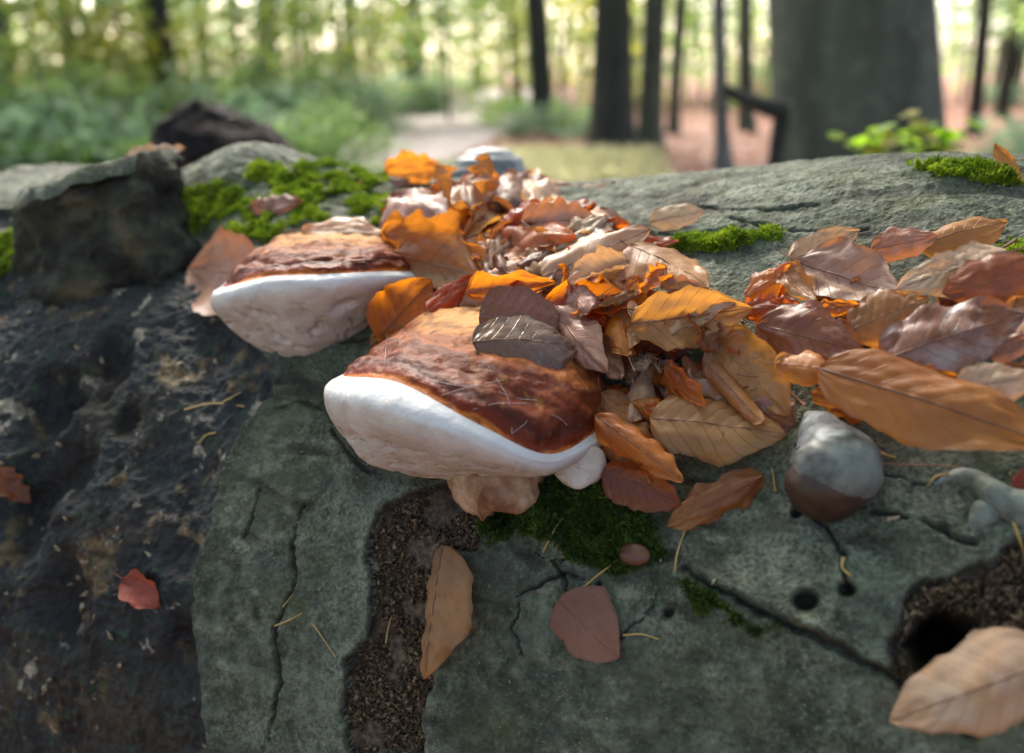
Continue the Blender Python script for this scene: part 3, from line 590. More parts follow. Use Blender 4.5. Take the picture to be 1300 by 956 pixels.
# --- front of the heap, over the bark
L((826, 531, 2.2*cm), (998, 552, 1.2*cm), .66, 'broad golden tan leaf with clear veins pointing at the hoof fungus', 'gold', roll=-22, cw=-62, cl=-16, f=.75, pleat=.05, crum=.02, st=.0)
L((764, 500, 2.0*cm), (826, 612, 1.6*cm), .52, 'upright ribbed tan leaf between the rusty bracket and a broad golden leaf', 'tan', cw=-50, cl=10, f=.8, pleat=.07)
L((757, 528, 3.2*cm), (868, 612, 2.2*cm), .42, 'tan leaf bent over a darker one beside the white bracket rim', 'tan', cw=-110, cl=-25, f=.85, crum=.02, st=0)
L((766, 598, 1.6*cm), (866, 640, 1.2*cm), .62, 'dull brown leaf cupped under a bent tan leaf above the dark moss', 'brown', cw=60, cl=20, f=.9, roll=15, crum=.02, st=0)
L((968, 604, .8*cm), (846, 668, .9*cm), .42, 'tan pointed leaf lying on bare bark below the broad golden leaf', 'tan', cw=-50, cl=-12, f=.8, roll=-10, pleat=.04, st=.0)
L((905, 428, 2.6*cm), (1004, 528, 1.6*cm), .62, 'flat golden leaf with dark midrib beside a rolled tube leaf', 'gold', cw=35, cl=-10, f=.8, pleat=.05, roll=10, st=.25)
L((897, 462, 2.6*cm), (968, 538, 2.0*cm), .75, 'tan leaf rolled into a tube in front of the flat golden leaf', 'tan', cw=330, cl=6, f=.8, roll=180, crum=.015, st=0, res=(36, 41))
L((845, 462, 2.6*cm), (894, 516, 2.3*cm), .42, 'small glowing orange leaf scrap standing beside the tube leaf', 'orange', cw=120, cl=25, f=.7, roll=30, crum=.05)
L((802, 412, 4.6*cm), (957, 391, 4.2*cm), .55, 'shiny pale tan boat shaped leaf at the front of the heap', 'gold', roll=22, cw=55, cl=34, f=.55, pleat=.05, crum=.03, st=0)
L((797, 392, 5.0*cm), (934, 384, 4.6*cm), .42, 'curled pale leaf with wavy rim above the shiny boat shaped leaf', 'pale', roll=-25, cw=-130, cl=12, f=.5, crum=.05, st=0, pleat=.06)
L((800, 312, 5.6*cm), (900, 366, 4.0*cm), .62, 'dull tan leaf sloping down the heap towards the mossy bark', 'tan', roll=-20, cw=-40, cl=-16, f=.45, crum=.02)
L((688, 352, 5.0*cm), (826, 292, 6.0*cm), .58, 'large pale brown leaf with bright sheen across the heap', 'pale', roll=5, cw=-70, cl=-20, f=.35, crum=.03)
L((612, 352, 4.2*cm), (687, 270, 6.5*cm), .44, 'pleated silvery leaf standing up behind the rusty bracket', 'pale', roll=10, cw=-40, cl=18, f=.7, pleat=.16, crum=.03, st=0)
L((655, 355, 4.6*cm), (700, 300, 5.6*cm), .6, 'crumpled tan leaf beside the pleated silvery leaf', 'tan', cw=-150, cl=30, f=.6, crum=.09)
L((690, 368, 4.6*cm), (738, 308, 5.6*cm), .5, 'crumpled brown leaf with rolled sides in the middle of the heap', 'mauve', cw=-190, cl=-20, f=.6, crum=.08)
L((742, 372, 4.8*cm), (722, 318, 5.6*cm), .6, 'tan leaf with lifted orange edge in the middle of the heap', 'orange', cw=130, cl=20, f=.6, crum=.07)
L((800, 442, 3.6*cm), (778, 352, 5.2*cm), .40, 'narrow curled tan leaf standing upright above the beech nut husk', 'gold', cw=-120, cl=14, f=.85, roll=-15, crum=.02, pleat=.07, st=0)
L((770, 400, 4.4*cm), (812, 350, 5.4*cm), .5, 'bent tan leaf with glowing orange tip behind the upright curled leaf', 'orange', cw=-100, cl=30, f=.6, crum=.05)
L((592, 370, 4.6*cm), (706, 358, 5.0*cm), .34, 'glowing orange leaf arched behind the wet dark leaf', 'orange', roll=25, cw=70, cl=-50, f=.4, crum=.03, st=0)
L((690, 380, 4.4*cm), (770, 412, 4.2*cm), .55, 'rust red leaf beside the wet dark leaf', 'rust', roll=-10, cw=40, cl=-16, f=.7, crum=.03, st=0)
L(cap_at(600, 434, .018), cap_at(736, 442, .022), .60, 'dark wet leaf pasted on top of the rusty bracket', 'damp', roll=0, cw=-22, cl=-34, nv=cap_n(660, 445) * .5 - ray(660, 445) * .5, crum=.015, pleat=.05, st=0)
L(cap_at(608, 404, .030), cap_at(718, 412, .034), .78, 'wet brown leaf overlapping the dark one on the rusty bracket', 'damp', roll=-6, cw=-12, cl=-24, f=.8, crum=.02, pleat=.04, st=0)
L((702, 392, 5.0*cm), (772, 474, 3.4*cm), .48, 'dull brown leaf draped down behind the wet dark leaf', 'mauve', roll=15, cw=-70, cl=-40, f=.7, crum=.03, st=0)
L((748, 425, 3.6*cm), (790, 482, 3.0*cm), .55, 'dark brown leaf hanging beside the beech nut husk', 'brown', roll=0, cw=70, cl=10, f=.8, crum=.03)
# --- between and behind the brackets
L((478, 432, 3.4*cm), (548, 356, 4.2*cm), .72, 'orange leaf lit from behind wedged between the two brackets', 'orange', cw=60, cl=20, f=.85, crum=.04, st=0)
L((470, 440, 2.0*cm), (530, 420, 3.0*cm), .6, 'dull tan leaf pressed against the rear bracket underside', 'tan', cw=30, f=.9)
L((545, 395, 4.2*cm), (600, 350, 5.0*cm), .55, 'dark rust leaf sticking up between the two brackets', 'rust', cw=-60, cl=20, f=.7, crum=.04)
L((560, 372, 4.6*cm), (640, 352, 5.2*cm), .5, 'pale tan leaf lying behind the rusty bracket cap', 'pale', cw=-30, f=.6)
L((487, 296, 6.0*cm), (606, 326, 6.0*cm), .5, 'big dark tan leaf with glowing rim behind the rear bracket', 'tan', roll=28, cw=70, cl=22, f=.7, crum=.05, st=0)
L((500, 322, 5.4*cm), (610, 352, 5.2*cm), .5, 'shadowed tan leaf sloping behind the rear bracket', 'tan', roll=10, cw=40, cl=10, f=.8, crum=.03)
L((500, 252, 6.0*cm), (588, 290, 6.2*cm), .62, 'silvery mauve leaf lying beside the moss above the rear bracket', 'mauve', cw=-50, cl=-25, f=.45, crum=.04)
L((385, 292, 4.6*cm), (494, 297, 4.8*cm), .36, 'pale shiny leaf lying just above the rear bracket cap', 'pale', cw=-40, cl=-16, f=.3, crum=.03)
L((488, 214, .82), (563, 214, .81), .62, 'bright orange leaf standing on the crest of the log beside moss', 'orange', roll=10, cw=40, cl=30, f=.85, crum=.06)
L((590, 226, .76), (628, 264, .72), .7, 'orange leaf in front of the grey humped fungus', 'orange', cw=50, cl=20, f=.8, crum=.05)
L((640, 290, 6.2*cm), (716, 262, 6.6*cm), .72, 'round red brown leaf lit orange along one side in the heap', 'rust', roll=-10, cw=-30, cl=-22, f=.7, crum=.03)
L((705, 246, .74), (782, 233, .74), .36, 'long pale leaf on the log crest beyond the heap', 'pale', cw=-30, f=.35, crum=.04)
L((668, 228, .77), (742, 238, .76), .42, 'mauve leaf on the log crest beside the grey humped fungus', 'mauve', cw=-40, f=.4, crum=.05)
L((700, 320, 5.0*cm), (770, 272, 6.0*cm), .5, 'wide pale leaf shining at the back of the heap', 'pale', cw=-40, cl=-20, f=.35, crum=.04)
L((760, 300, 5.6*cm), (716, 270, 6.2*cm), .6, 'mauve leaf lying flat at the back of the heap', 'mauve', cw=-30, f=.35)
L((455, 236, .80), (520, 228, .80), .45, 'lilac brown leaf lying on the moss of the log crest', 'mauve', cw=-30, f=.35, crum=.05)
L((560, 300, 6.2*cm), (610, 270, 6.6*cm), .6, 'tan leaf with torn rim above the big dark tan leaf', 'orange', cw=90, cl=20, f=.6, crum=.07)
L((575, 262, 6.4*cm), (640, 248, 6.8*cm), .5, 'pale curled leaf in front of the grey humped fungus', 'pale', cw=-60, cl=-20, f=.5, crum=.05)
L((545, 330, 5.4*cm), (585, 300, 6.0*cm), .7, 'small glowing orange curl behind the rear bracket', 'orange', cw=120, cl=40, f=.8, crum=.06)
L((825, 282, 1.6*cm), (895, 268, 1.6*cm), .56, 'single pale leaf lying alone on the grey bark behind the heap', 'pale', roll=10, cw=-40, cl=-18, f=.5, crum=.02, st=0)
L((800, 300, 3.0*cm), (862, 306, 1.0*cm), .4, 'orange leaf tip poking from the heap beside the moss strip', 'rust', roll=-10, cw=-50, f=.5)
# --- the group beside and behind the hoof fungus
RG = 'beech leaves spread behind the hoof fungus'
L((1003, 330, 1.2*cm), (1092, 292, 1.8*cm), .5, 'pale lilac leaf lying on bark behind the curled golden leaf', 'pale', cw=-30, f=.45, crum=.03, group=RG)
L((1106, 318, 3.0*cm), (1190, 300, 3.4*cm), .62, 'folded mauve leaf half with shaded hole beside a rounded tan half', 'mauve', roll=6, cw=-50, cl=-14, f=.55, crum=.03, group=RG, st=0)
L((1165, 312, 2.4*cm), (1278, 282, 2.6*cm), .62, 'rounded tan leaf arched over a dark gap near the log crest', 'gold', roll=-12, cw=-80, cl=-24, f=.6, crum=.02, pleat=.02, group=RG, st=0)
L((1282, 320, 3.2*cm), (1136, 368, 3.0*cm), .46, 'pleated greyish tan leaf with a long stalk', 'pale', roll=-5, cw=-40, cl=-12, f=.6, pleat=.09, crum=.025, group=RG, st=.3)
L((1318, 345, 3.4*cm), (1196, 372, 3.2*cm), .74, 'big red brown leaf beside the pleated greyish leaf', 'brown', roll=-10, cw=-50, cl=-20, f=.6, crum=.03, group=RG)
L((1120, 458, 4.0*cm), (1303, 398, 4.2*cm), .58, 'large brown leaf with frosty grey sheen painted on, widest of its group', 'sheen', roll=-6, cw=-24, cl=-16, f=.7, crum=.03, pleat=.05, group=RG, st=0)
L((1078, 420, 3.2*cm), (1178, 378, 3.4*cm), .72, 'tan leaf with dark ribs beside the frosty brown leaf', 'tan', roll=0, cw=-30, cl=-18, f=.6, pleat=.08, group=RG, st=.15)
L((1012, 332, 2.6*cm), (1146, 372, 2.8*cm), .58, 'smooth mauve brown leaf with sheen behind the ribbed tan leaf', 'mauve', roll=0, cw=46, cl=14, f=.5, crum=.035, group=RG)
L((946, 376, 2.6*cm), (1008, 338, 3.4*cm), .7, 'curly tan leaf with glowing orange shoulder', 'orange', roll=0, cw=-90, cl=-30, f=.6, crum=.06, group=RG)
L((992, 340, 3.2*cm), (1036, 384, 3.4*cm), .5, 'tan leaf folded along its midrib beside the curly orange one', 'tan', cw=120, cl=10, f=.6, crum=.04, group=RG)
L((940, 392, 3.0*cm), (1022, 390, 3.4*cm), .48, 'dark orange leaf with spotted face', 'rust', cw=-40, cl=-16, f=.65, crum=.05, group=RG)
L((1012, 396, 3.6*cm), (1098, 388, 3.6*cm), .30, 'bright orange strip of leaf above the dusky leaf', 'orange', cw=-40, cl=-20, f=.7, crum=.04, group=RG, st=0)
L((962, 412, 3.0*cm), (1098, 448, 3.0*cm), .60, 'dusky mauve brown leaf under the bright orange strip', 'brown', roll=0, cw=-26, cl=-14, f=.75, crum=.03, group=RG)
L((985, 462, 3.6*cm), (1072, 472, 3.4*cm), .72, 'crumpled golden leaf with long bent stalk above the hoof fungus', 'gold', roll=-6, cw=-100, cl=-26, f=.7, crum=.05, group=RG, st=.3)
L((1040, 468, 4.2*cm), (1340, 566, 3.4*cm), .40, 'biggest tan leaf, lying smooth and wide above the hoof fungus', 'gold', roll=-14, cw=-36, cl=-14, f=.8, crum=.015, pleat=.02, group=RG, st=0, res=(60, 25))
L((1212, 492, 3.4*cm), (1318, 478, 3.4*cm), .62, 'pinkish tan leaf behind the biggest tan leaf', 'pale', cw=-20, f=.75, crum=.03, group=RG)
L((1100, 470, 3.4*cm), (1222, 482, 3.2*cm), .32, 'narrow orange tan leaf edge along the top of the biggest leaf', 'orange', roll=10, cw=-50, cl=-10, f=.6, crum=.05, group=RG)
L((1256, 452, 3.0*cm), (1316, 425, 3.2*cm), .6, 'torn mauve leaf under the frosty brown leaf tip', 'mauve', cw=-30, f=.7, group=RG)
L((1290, 378, 3.4*cm), (1322, 432, 3.4*cm), .6, 'orange tan leaf beside the frosty brown leaf tip', 'tan', cw=-40, f=.7, group=RG)
L((1030, 500, 1.8*cm), (1096, 512, 1.2*cm), .5, 'shadowed tan leaf tucked behind the hoof fungus', 'tan', cw=-40, f=.8, group=RG)
L((1290, 244, .55), (1262, 184, .56), .42, 'upright curled orange tan leaf on the crest of the log', 'gold', roll=25, cw=120, cl=-20, f=.8, crum=.04, st=0)
L((1205, 222, .60), (1262, 226, .58), .48, 'orange leaf lying on the crest of the log beside moss', 'orange', cw=-40, cl=-20, f=.7, crum=.06)
L((1180, 216, .63), (1240, 208, .63), .34, 'pale pink leaf behind the crest moss', 'mauve', cw=-30, f=.4)
# --- lone leaves on the bark
LG = 'lone leaves on the bark'
L((563, 692, 2.2*cm), (541, 862, 2.4*cm), .72, 'shiny tan leaf folded in half on the crumbly hollow', 'tan', roll=10, cw=-16, cl=-10, f=.3, crum=.02, half=.2, st=0, group=LG, res=(44, 21), pleat=.03)
L((708, 762, .25*cm), (786, 836, .25*cm), .86, 'flat matt red brown round leaf lying alone on the bark', 'red', roll=0, cw=-10, cl=-6, f=.1, crum=.012, pleat=.015, st=0, group=LG)
L((1345, 836, 3.4*cm), (1130, 915, 1.6*cm), .52, 'pale pinkish leaf lying low on the bark over a dark rot hole', 'pale', roll=0, cw=-44, cl=-12, f=.7, crum=.012, group=LG, st=0, res=(44, 21))
L((335, 356, 2.0*cm), (243, 340, 2.4*cm), .66, 'pinkish brown leaf beside the rim of the rear bracket', 'mauve', roll=0, cw=40, cl=-16, f=.7, crum=.02, group=LG, st=0)
L((156, 735, .5*cm), (203, 770, .5*cm), .7, 'small dark red leaf folded on the rotten flank', 'red', cw=80, cl=10, f=.8, crum=.04, group=LG)
L((318, 262, 1.4*cm), (384, 254, 1.4*cm), .5, 'pale mauve leaf lying in bright moss', 'mauve', cw=-30, f=.4, crum=.04, group=LG)
L((158, 198, .80), (236, 188, .80), .5, 'gleaming pale leaf lying on the sawn stub top', 'pale', cw=-14, f=.45, crum=.03, group=LG, st=0)
L((-8, 596, 1.0*cm), (38, 638, 1.0*cm), .6, 'dull orange leaf caught in the rotten flank', 'brown', cw=60, f=.8, crum=.05, group=LG)
L((1330, 596, .8*cm), (1284, 616, .6*cm), .7, 'pink brown leaf beside the twisted grey green fungus', 'red', cw=-20, f=.6, group=LG)
# --- fillers, low in the two heaps
def inside(p, poly):
    r = False; n = len(poly)
    for i in range(n):
        a, b = poly[i], poly[(i + 1) % n]
        if (a[1] > p[1]) != (b[1] > p[1]) and p[0] < (b[0] - a[0]) * (p[1] - a[1]) / (b[1] - a[1]) + a[0]: r = not r
    return r
heapA = [(500, 262), (560, 225), (720, 240), (800, 300), (850, 345), (905, 395), (985, 455), (975, 520), (900, 560), (790, 560), (760, 470), (720, 385), (560, 372), (520, 350)]
heapB = [(965, 385), (1010, 345), (1100, 330), (1290, 320), (1300, 520), (1100, 520), (1000, 470)]
def fill(poly, n, label, group, lo, hi, seed, big=1.):
    r = random.Random(seed); k = 0
    while k < n:
        x, y = r.uniform(480, 1310), r.uniform(215, 600)
        if not inside((x, y), poly): continue
        k += 1; a = r.uniform(0, 6.28); ln = big * r.uniform(46, 80) * (1.15 if y > 380 else 1.); fy = .75 if y > 380 else .45
        m = r.choices(['tan', 'mauve', 'brown', 'orange', 'rust', 'pale', 'gold'], [4, 2, 4, 2, 2, 1.5, 3])[0]
        lf = r.uniform(lo, hi) * cm * (.36 if y > 430 else .8 if y > 380 else 1.1)
        L((x - ln / 2 * math.cos(a), y - ln / 2 * fy * math.sin(a), lf), (x + ln / 2 * math.cos(a), y + ln / 2 * fy * math.sin(a), lf + r.uniform(-.6, 1.0) * cm), r.uniform(.5, .72), label.replace('brown', {'tan': 'tan', 'mauve': 'mauve', 'brown': 'dark brown', 'orange': 'orange', 'rust': 'rust red', 'pale': 'pale', 'gold': 'golden'}[m]), m,
          roll=r.uniform(-35, 35), cw=r.choice([-1, 1, -1]) * r.uniform(30, 190), cl=r.uniform(-40, 40), tw=r.uniform(-25, 25), f=r.uniform(.25, .7), crum=r.uniform(.03, .08), pleat=r.uniform(.02, .08), group=group, st=r.choice([0, .15, .2]), res=(24, 13))
fill(heapA, 110, 'curled brown leaf half buried in the heap between the brackets and the bare bark', 'half buried leaves of the main heap', .6, 4.2, 5)
crest = [(560, 262), (640, 240), (720, 262), (800, 305), (868, 352), (820, 392), (772, 440), (745, 385), (690, 352), (610, 345)]
fill(crest, 24, 'loose curled brown leaf lying high on the crest of the main heap', 'loose leaves on top of the main heap', 3.6, 5.6, 31, 1.45)
fill(heapB, 40, 'brown leaf half buried under the wide leaves behind the hoof fungus', 'half buried leaves behind the hoof fungus', .3, 2.2, 9)

# ------------------------------------------------------------------ moss, crumbs, needles and other small things on the log
def moss_material(name, a, b, c_):
    g = G(name, .7, .25); n = g.noise(60, 4, .6); n2 = g.noise(700, 2, .5)
    c = g.ramp(n, [(.3, a), (.5, b), (.72, c_)]); c = g.mix(g.ramp(n2, [(.35, .45), (.6, 0.)]), c, a); g.color(c)
    g.translucent(c, .35); return g.m
M['moss_bright'] = moss_material('moss_bright', (.06, .10, .01), (.22, .33, .015), (.46, .56, .04))
M['moss_dark'] = moss_material('moss_dark', (.03, .055, .009), (.065, .11, .017), (.15, .21, .035))
Nrad = (-np.cos(GT))[..., None] * LV + np.sin(GT)[..., None] * np.array([0, 0, 1.])
def pick(mask, n, rg):
    idx = np.flatnonzero(mask.ravel()); area = 1.0
    ds = np.gradient(S_)[:, None] * np.gradient(T_)[None, :]; w = ds.ravel()[idx]; w = w / w.sum()
    i = rg.choice(idx, n, p=w); P = PL.reshape(-1, 3)[i]; N = Nrad.reshape(-1, 3)[i]
    return P + rg.normal(size=P.shape) * .0009, N
def moss_patch(key, n, mat, label, ln=.0042, seed=1, thr=-.001):
    rg = np.random.default_rng(seed); sd_ = poly_sd(moss_polys[key], ws + 1.6 * wob, wa + 1.6 * wob2) + (.034 if key in ('back', 'front') else .009) * fbm(Q * 30 + 21, 4)
    if key == 'back': sd_ = np.maximum(sd_, (-.06 - fbm(Q * 30 + 63, 3)) * .05)
    P, N = pick(sd_ < thr, n, rg); k = 6
    hump = np.clip(fbm(P * 75 + 3, 3) + .35, 0, 1); P = P + N * (.0014 * hump)[:, None]
    D = N[:, None] * .8 + rg.normal(size=(n, k, 3)) * .55; D /= np.linalg.norm(D, axis=2)[..., None]
    l = (ln * rg.uniform(.5, 1.3, (n, k)) * (.5 + hump[:, None]))[..., None]; S = np.cross(D, rg.normal(size=(n, k, 3))); S /= np.linalg.norm(S, axis=2)[..., None]
    b = P[:, None] - N[:, None] * .0008 + 0 * D; w_ = l * .17
    V = np.stack([b, b + D * l * .5 + S * w_, b + D * l, b + D * l * .5 - S * w_], 2).reshape(-1, 3)
    o = obj('moss', mesh_np('moss', V, np.arange(len(V)).reshape(-1, 4), M[mat])); return tag(o, label, 'moss', 'moss patches on the log', 'stuff')
moss_patch('back', 11000, 'moss_bright', 'bright green moss carpet on the log above the rear bracket', .0042, 1)
moss_patch('strip', 1900, 'moss_bright', 'thin bright moss strip along the bark behind the leaf heap', .0034, 2, -.0005)
moss_patch('front', 9000, 'moss_dark', 'dark green moss mat below the rusty bracket', .0042, 3)
moss_patch('fissure', 500, 'moss_dark', 'little green moss line in the long bark fissure', .003, 4, .001)
moss_patch('ridge', 1400, 'moss_bright', 'green moss tuft on the log crest beside orange leaves', .005, 5)
moss_patch('edge', 800, 'moss_bright', 'small moss tuft beside the big red brown leaf', .004, 6, .001)
moss_patch('stub', 1500, 'moss_bright', 'bright moss tuft at the foot of the sawn stub', .006, 7, .002)
# crumbs of rotten wood
def crumbs(name, mask, n, smin, smax, mat, label, seed, lift=.5):
    rg = np.random.default_rng(seed); P, N = pick(mask, n, rg); s = smin + (smax * 1.5 - smin) * rg.uniform(0, 1, n) ** 2.2
    O = np.array([[1, 0, 0], [-1, 0, 0], [0, 1, 0], [0, -1, 0], [0, 0, 1], [0, 0, -1.]]); Fo = np.array([[0, 2, 4], [2, 1, 4], [1, 3, 4], [3, 0, 4], [2, 0, 5], [1, 2, 5], [3, 1, 5], [0, 3, 5]])
    X = rg.normal(size=(n, 3)); X /= np.linalg.norm(X, axis=1)[:, None]; Y = np.cross(X, rg.normal(size=(n, 3))); Y /= np.linalg.norm(Y, axis=1)[:, None]; Z = np.cross(X, Y)
    o6 = O[None] * rg.uniform(.5, 1.2, (n, 6, 1)) * s[:, None, None] * np.array([1.9, .8, .6])
    V = P[:, None] + N[:, None] * (s * lift)[:, None, None] + o6[..., :1] * X[:, None] + o6[..., 1:2] * Y[:, None] + o6[..., 2:] * Z[:, None]
    F_ = (Fo[None] + (np.arange(n) * 6)[:, None, None]).reshape(-1, 3)
    o = obj(name, mesh_np(name, V.reshape(-1, 3), F_, mat, smooth=False)); return tag(o, label, 'debris', None, 'stuff')
def crumb_mat(name, stops):
    g = G(name, .9, .2); g.color(g.ramp(g.noise(330, 2, .6), stops)); return g.m
M['crumb'] = crumb_mat('rot_crumbs', [(.32, (.022, .014, .008)), (.46, (.06, .038, .021)), (.58, (.13, .085, .047)), (.72, (.28, .20, .12))])
M['fleck'] = crumb_mat('pale_flecks', [(.3, (.10, .07, .04)), (.5, (.22, .17, .10)), (.7, (.45, .40, .3))])
crumbs('wood_crumbs', (sd_cav < -.001) & (fbm(Q * 35 + 44, 2) > -.12), 5200, .0003, .0017, M['crumb'], 'loose crumbs of rotten wood filling the hollow below the rusty bracket', 21)
crumbs('rot_crumbs', (sd_hole < -.002) & (sd_h2 > .002), 1500, .0006, .0022, M['crumb'], 'crumbly rotten wood around the dark rot hole', 22)
crumbs('bark_flecks', (exposed > .003) & (GT > R_(8)) & (GT < R_(100)) & (GS < .5) & (fbm(Q * 12 + 90, 2) > -.05), 650, .0003, .0010, M['fleck'], 'scattered pale flecks and grit lying on the bark', 23)
crumbs('flank_flecks', (sd_decay < -.01) & (GT > R_(0)) & (GT < R_(75)) & (fbm(Q * 10 + 70, 2) > .05), 220, .0006, .0026, M['fleck'], 'pale wood splinters scattered over the rotten flank', 24, .2)
# needles and twigs
M['needle'] = plain_mat('dry_needle', [(.3, (.28, .17, .05)), (.6, (.42, .30, .10))], 90, .6)
M['twig'] = plain_mat('twig', [(.3, (.10, .055, .03)), (.6, (.22, .13, .08))], 90, .7)
def strand(name, pts, w, mat, label, cat, group='needles and twigs on the bark', lift=.0015):
    P = []
    for q in pts: p, n, d = hit(q[0], q[1]); P.append(p + n * (lift if len(q) < 3 else q[2]))
    P = np.array(P); c = P[0].copy(); V, F_ = tube(P - c, np.linspace(w, w * .6, len(P)), 6, 4)
    o = obj(name, mesh_np(name, V, F_, mat), loc=tuple(c)); return tag(o, label, cat, group)
strand('dry_needle', [(732, 757), (752, 738), (775, 716), (790, 707)], .0008, M['needle'], 'curved yellow stalk above the round red leaf', 'needle')
strand('dry_needle', [(858, 726), (862, 700), (873, 668)], .0007, M['needle'], 'upright straw coloured needle beside the fissure moss', 'needle')
strand('dry_needle', [(792, 806), (815, 805), (838, 812)], .0006, M['needle'], 'short pale needle beside the round red leaf', 'needle')
strand('twig', [(236, 521), (270, 513), (312, 517)], .0009, M['needle'], 'pale dry twig on the rotten flank', 'twig')
strand('twig', [(285, 512), (297, 505), (308, 498)], .0007, M['needle'], 'short twig fork crossing the pale dry twig', 'twig')
strand('dry_needle', [(255, 562), (264, 553), (276, 549)], .0009, M['needle'], 'short curved straw needle on the rotten flank', 'needle')
strand('dry_needle', [(348, 793), (368, 788), (386, 779)], .0006, M['needle'], 'pale needle lying across the bark crack', 'needle')
strand('dry_needle', [(398, 790), (412, 810), (428, 834)], .0006, M['needle'], 'thin needle slanting on the grey bark beside the hollow', 'needle')
strand('dry_needle', [(490, 820), (492, 800), (498, 778)], .0008, M['needle'], 'curved needle standing in the crumbly hollow', 'needle')
strand('dry_needle', [(358, 770), (372, 752)], .0007, M['needle'], 'tiny straw needle above the bark crack', 'needle')
strand('dry_needle', [(985, 625), (983, 610), (981, 596)], .0006, M['needle'], 'fine yellow needle on bark beside the hoof fungus', 'needle')
strand('twig', [(1115, 590), (1150, 592), (1215, 594), (1260, 606)], .0007, M['twig'], 'long thin brown twig above the twisted fungus', 'twig')
strand('twig', [(1108, 572, .004), (1122, 578, .004), (1136, 586, .003)], .0012, M['needle'], 'broken pale twig stub beside the hoof fungus', 'twig')
strand('dry_needle', [(1284, 658), (1292, 680), (1304, 708)], .0010, M['needle'], 'thick yellow needle hanging below the twisted fungus', 'needle')
strand('dry_needle', [(1177, 615), (1190, 606), (1212, 604)], .0007, M['needle'], 'yellow needle at the hooked fungus tip', 'needle')
strand('twig', [(690, 700), (705, 670), (720, 655), (738, 640)], .0006, M['needle'], 'thin bent twig in the dark moss mat', 'twig')
strand('twig', [(1288, 318, .006), (1262, 330, .008), (1240, 342, .01)], .0009, M['stalk'], 'long brown leaf stalk beside the pleated leaf', 'twig')
strand('twig', [(1025, 528, .012), (1000, 510, .014), (975, 500, .016), (940, 500, .02)], .0009, M['stalk'], 'bare reddish leaf stalk resting against the hoof fungus', 'twig')
strand('dry_needle', [(1126, 660), (1140, 658)], .0011, M['fleck'], 'tiny pale wood chip on the bark below the hoof fungus', 'chip')
strand('twig', [(1068, 708), (1073, 722), (1080, 732)], .0012, M['needle'], 'short tan bud scale in the bark crack', 'twig')
# beech nut
def nut(px, py, w, label):
    p, n, d = hit(px, py); th = np.linspace(0, 2 * np.pi, 32, endpoint=False); ph = np.linspace(0, np.pi, 20); n = n / np.linalg.norm(n)
    X = np.array([.97, -.2, -.1]); X -= (X @ n) * n; X /= np.linalg.norm(X); Y = np.cross(n, X); s = w / FPX * d
    r = np.sin(ph)[:, None] * (1 + .07 * np.cos(3 * th))[None]
    V = (np.cos(ph) * s * 1.25)[:, None, None] * X + (r * np.cos(th))[..., None] * s * .85 * Y + (r * np.sin(th))[..., None] * s * .55 * n
    o = obj('beech_nut', mesh_np('beech_nut', V.reshape(-1, 3), grid_faces(20, 32, cv=True), M['nut']), loc=tuple(p + n * s * .4)); tag(o, label, 'nut')
M['nut'] = plain_mat('nut_shell', [(.3, (.06, .022, .012)), (.65, (.12, .045, .024))], 60, .4, .15)
nut(808, 706, 17, 'smooth brown beech nut lying at the edge of the dark moss')
# beech nut husk: four woody valves with bristles
def husk(px, py, lift, s):
    p, n, d = hit(px, py); c = at(px, py, d - lift); h = thing('beech_husk', 'bristly brown beech nut husk at the foot of the leaf heap', 'husk', loc=tuple(c)); rg = random.Random(4)
    ax = np.array([.15, -.75, -.55]); ax /= np.linalg.norm(ax); A = np.cross(ax, [0, 0, 1.]); A /= np.linalg.norm(A); B = np.cross(ax, A)
    for k in range(4):
        a = k * math.pi / 2 + .5; e = A * math.cos(a) + B * math.sin(a); t_ = np.cross(ax, e); nu_, nv_ = 14, 9; V = []
        for i in range(nu_):
            u = i / (nu_ - 1); wd = .52 * math.sin(math.pi * min(1, .18 + u * .82)) ** .8 + .02
            for j in range(nv_):
                v = j / (nv_ - 1) * 2 - 1; out = .12 + .75 * math.sin(u * 1.5) - .18 * v * v; V.append((ax * (u * 1.35 - .4) + e * out + t_ * v * wd) * s)
        obj('valve', mesh_np('valve', V, grid_faces(nu_, nv_), M['husk']), h)
        Ts = []
        for q in range(34):
            u, v = rg.uniform(.05, .95), rg.uniform(-.8, .8); b0 = np.array(V[int(u * 13) * 9 + int((v + 1) / 2 * 8)]); dr = e * rg.uniform(.4, 1) - ax * rg.uniform(-.2, .6) + t_ * v * .7 + np.array([rg.gauss(0, .3) for _ in range(3)]); dr /= np.linalg.norm(dr)
            Ts.append(tube([b0, b0 + dr * s * .22, b0 + dr * s * .40 + ax * s * .05], [s * .028, s * .02, s * .006], 4))
        V2, F2 = join(Ts); o = obj('bristles', mesh_np('bristles', V2, F2, M['husk']), h); o['kind'] = 'stuff'
M['husk'] = plain_mat('husk', [(.3, (.09, .055, .03)), (.6, (.24, .15, .085))], 150, .8)
husk(816, 462, .020, .0105)
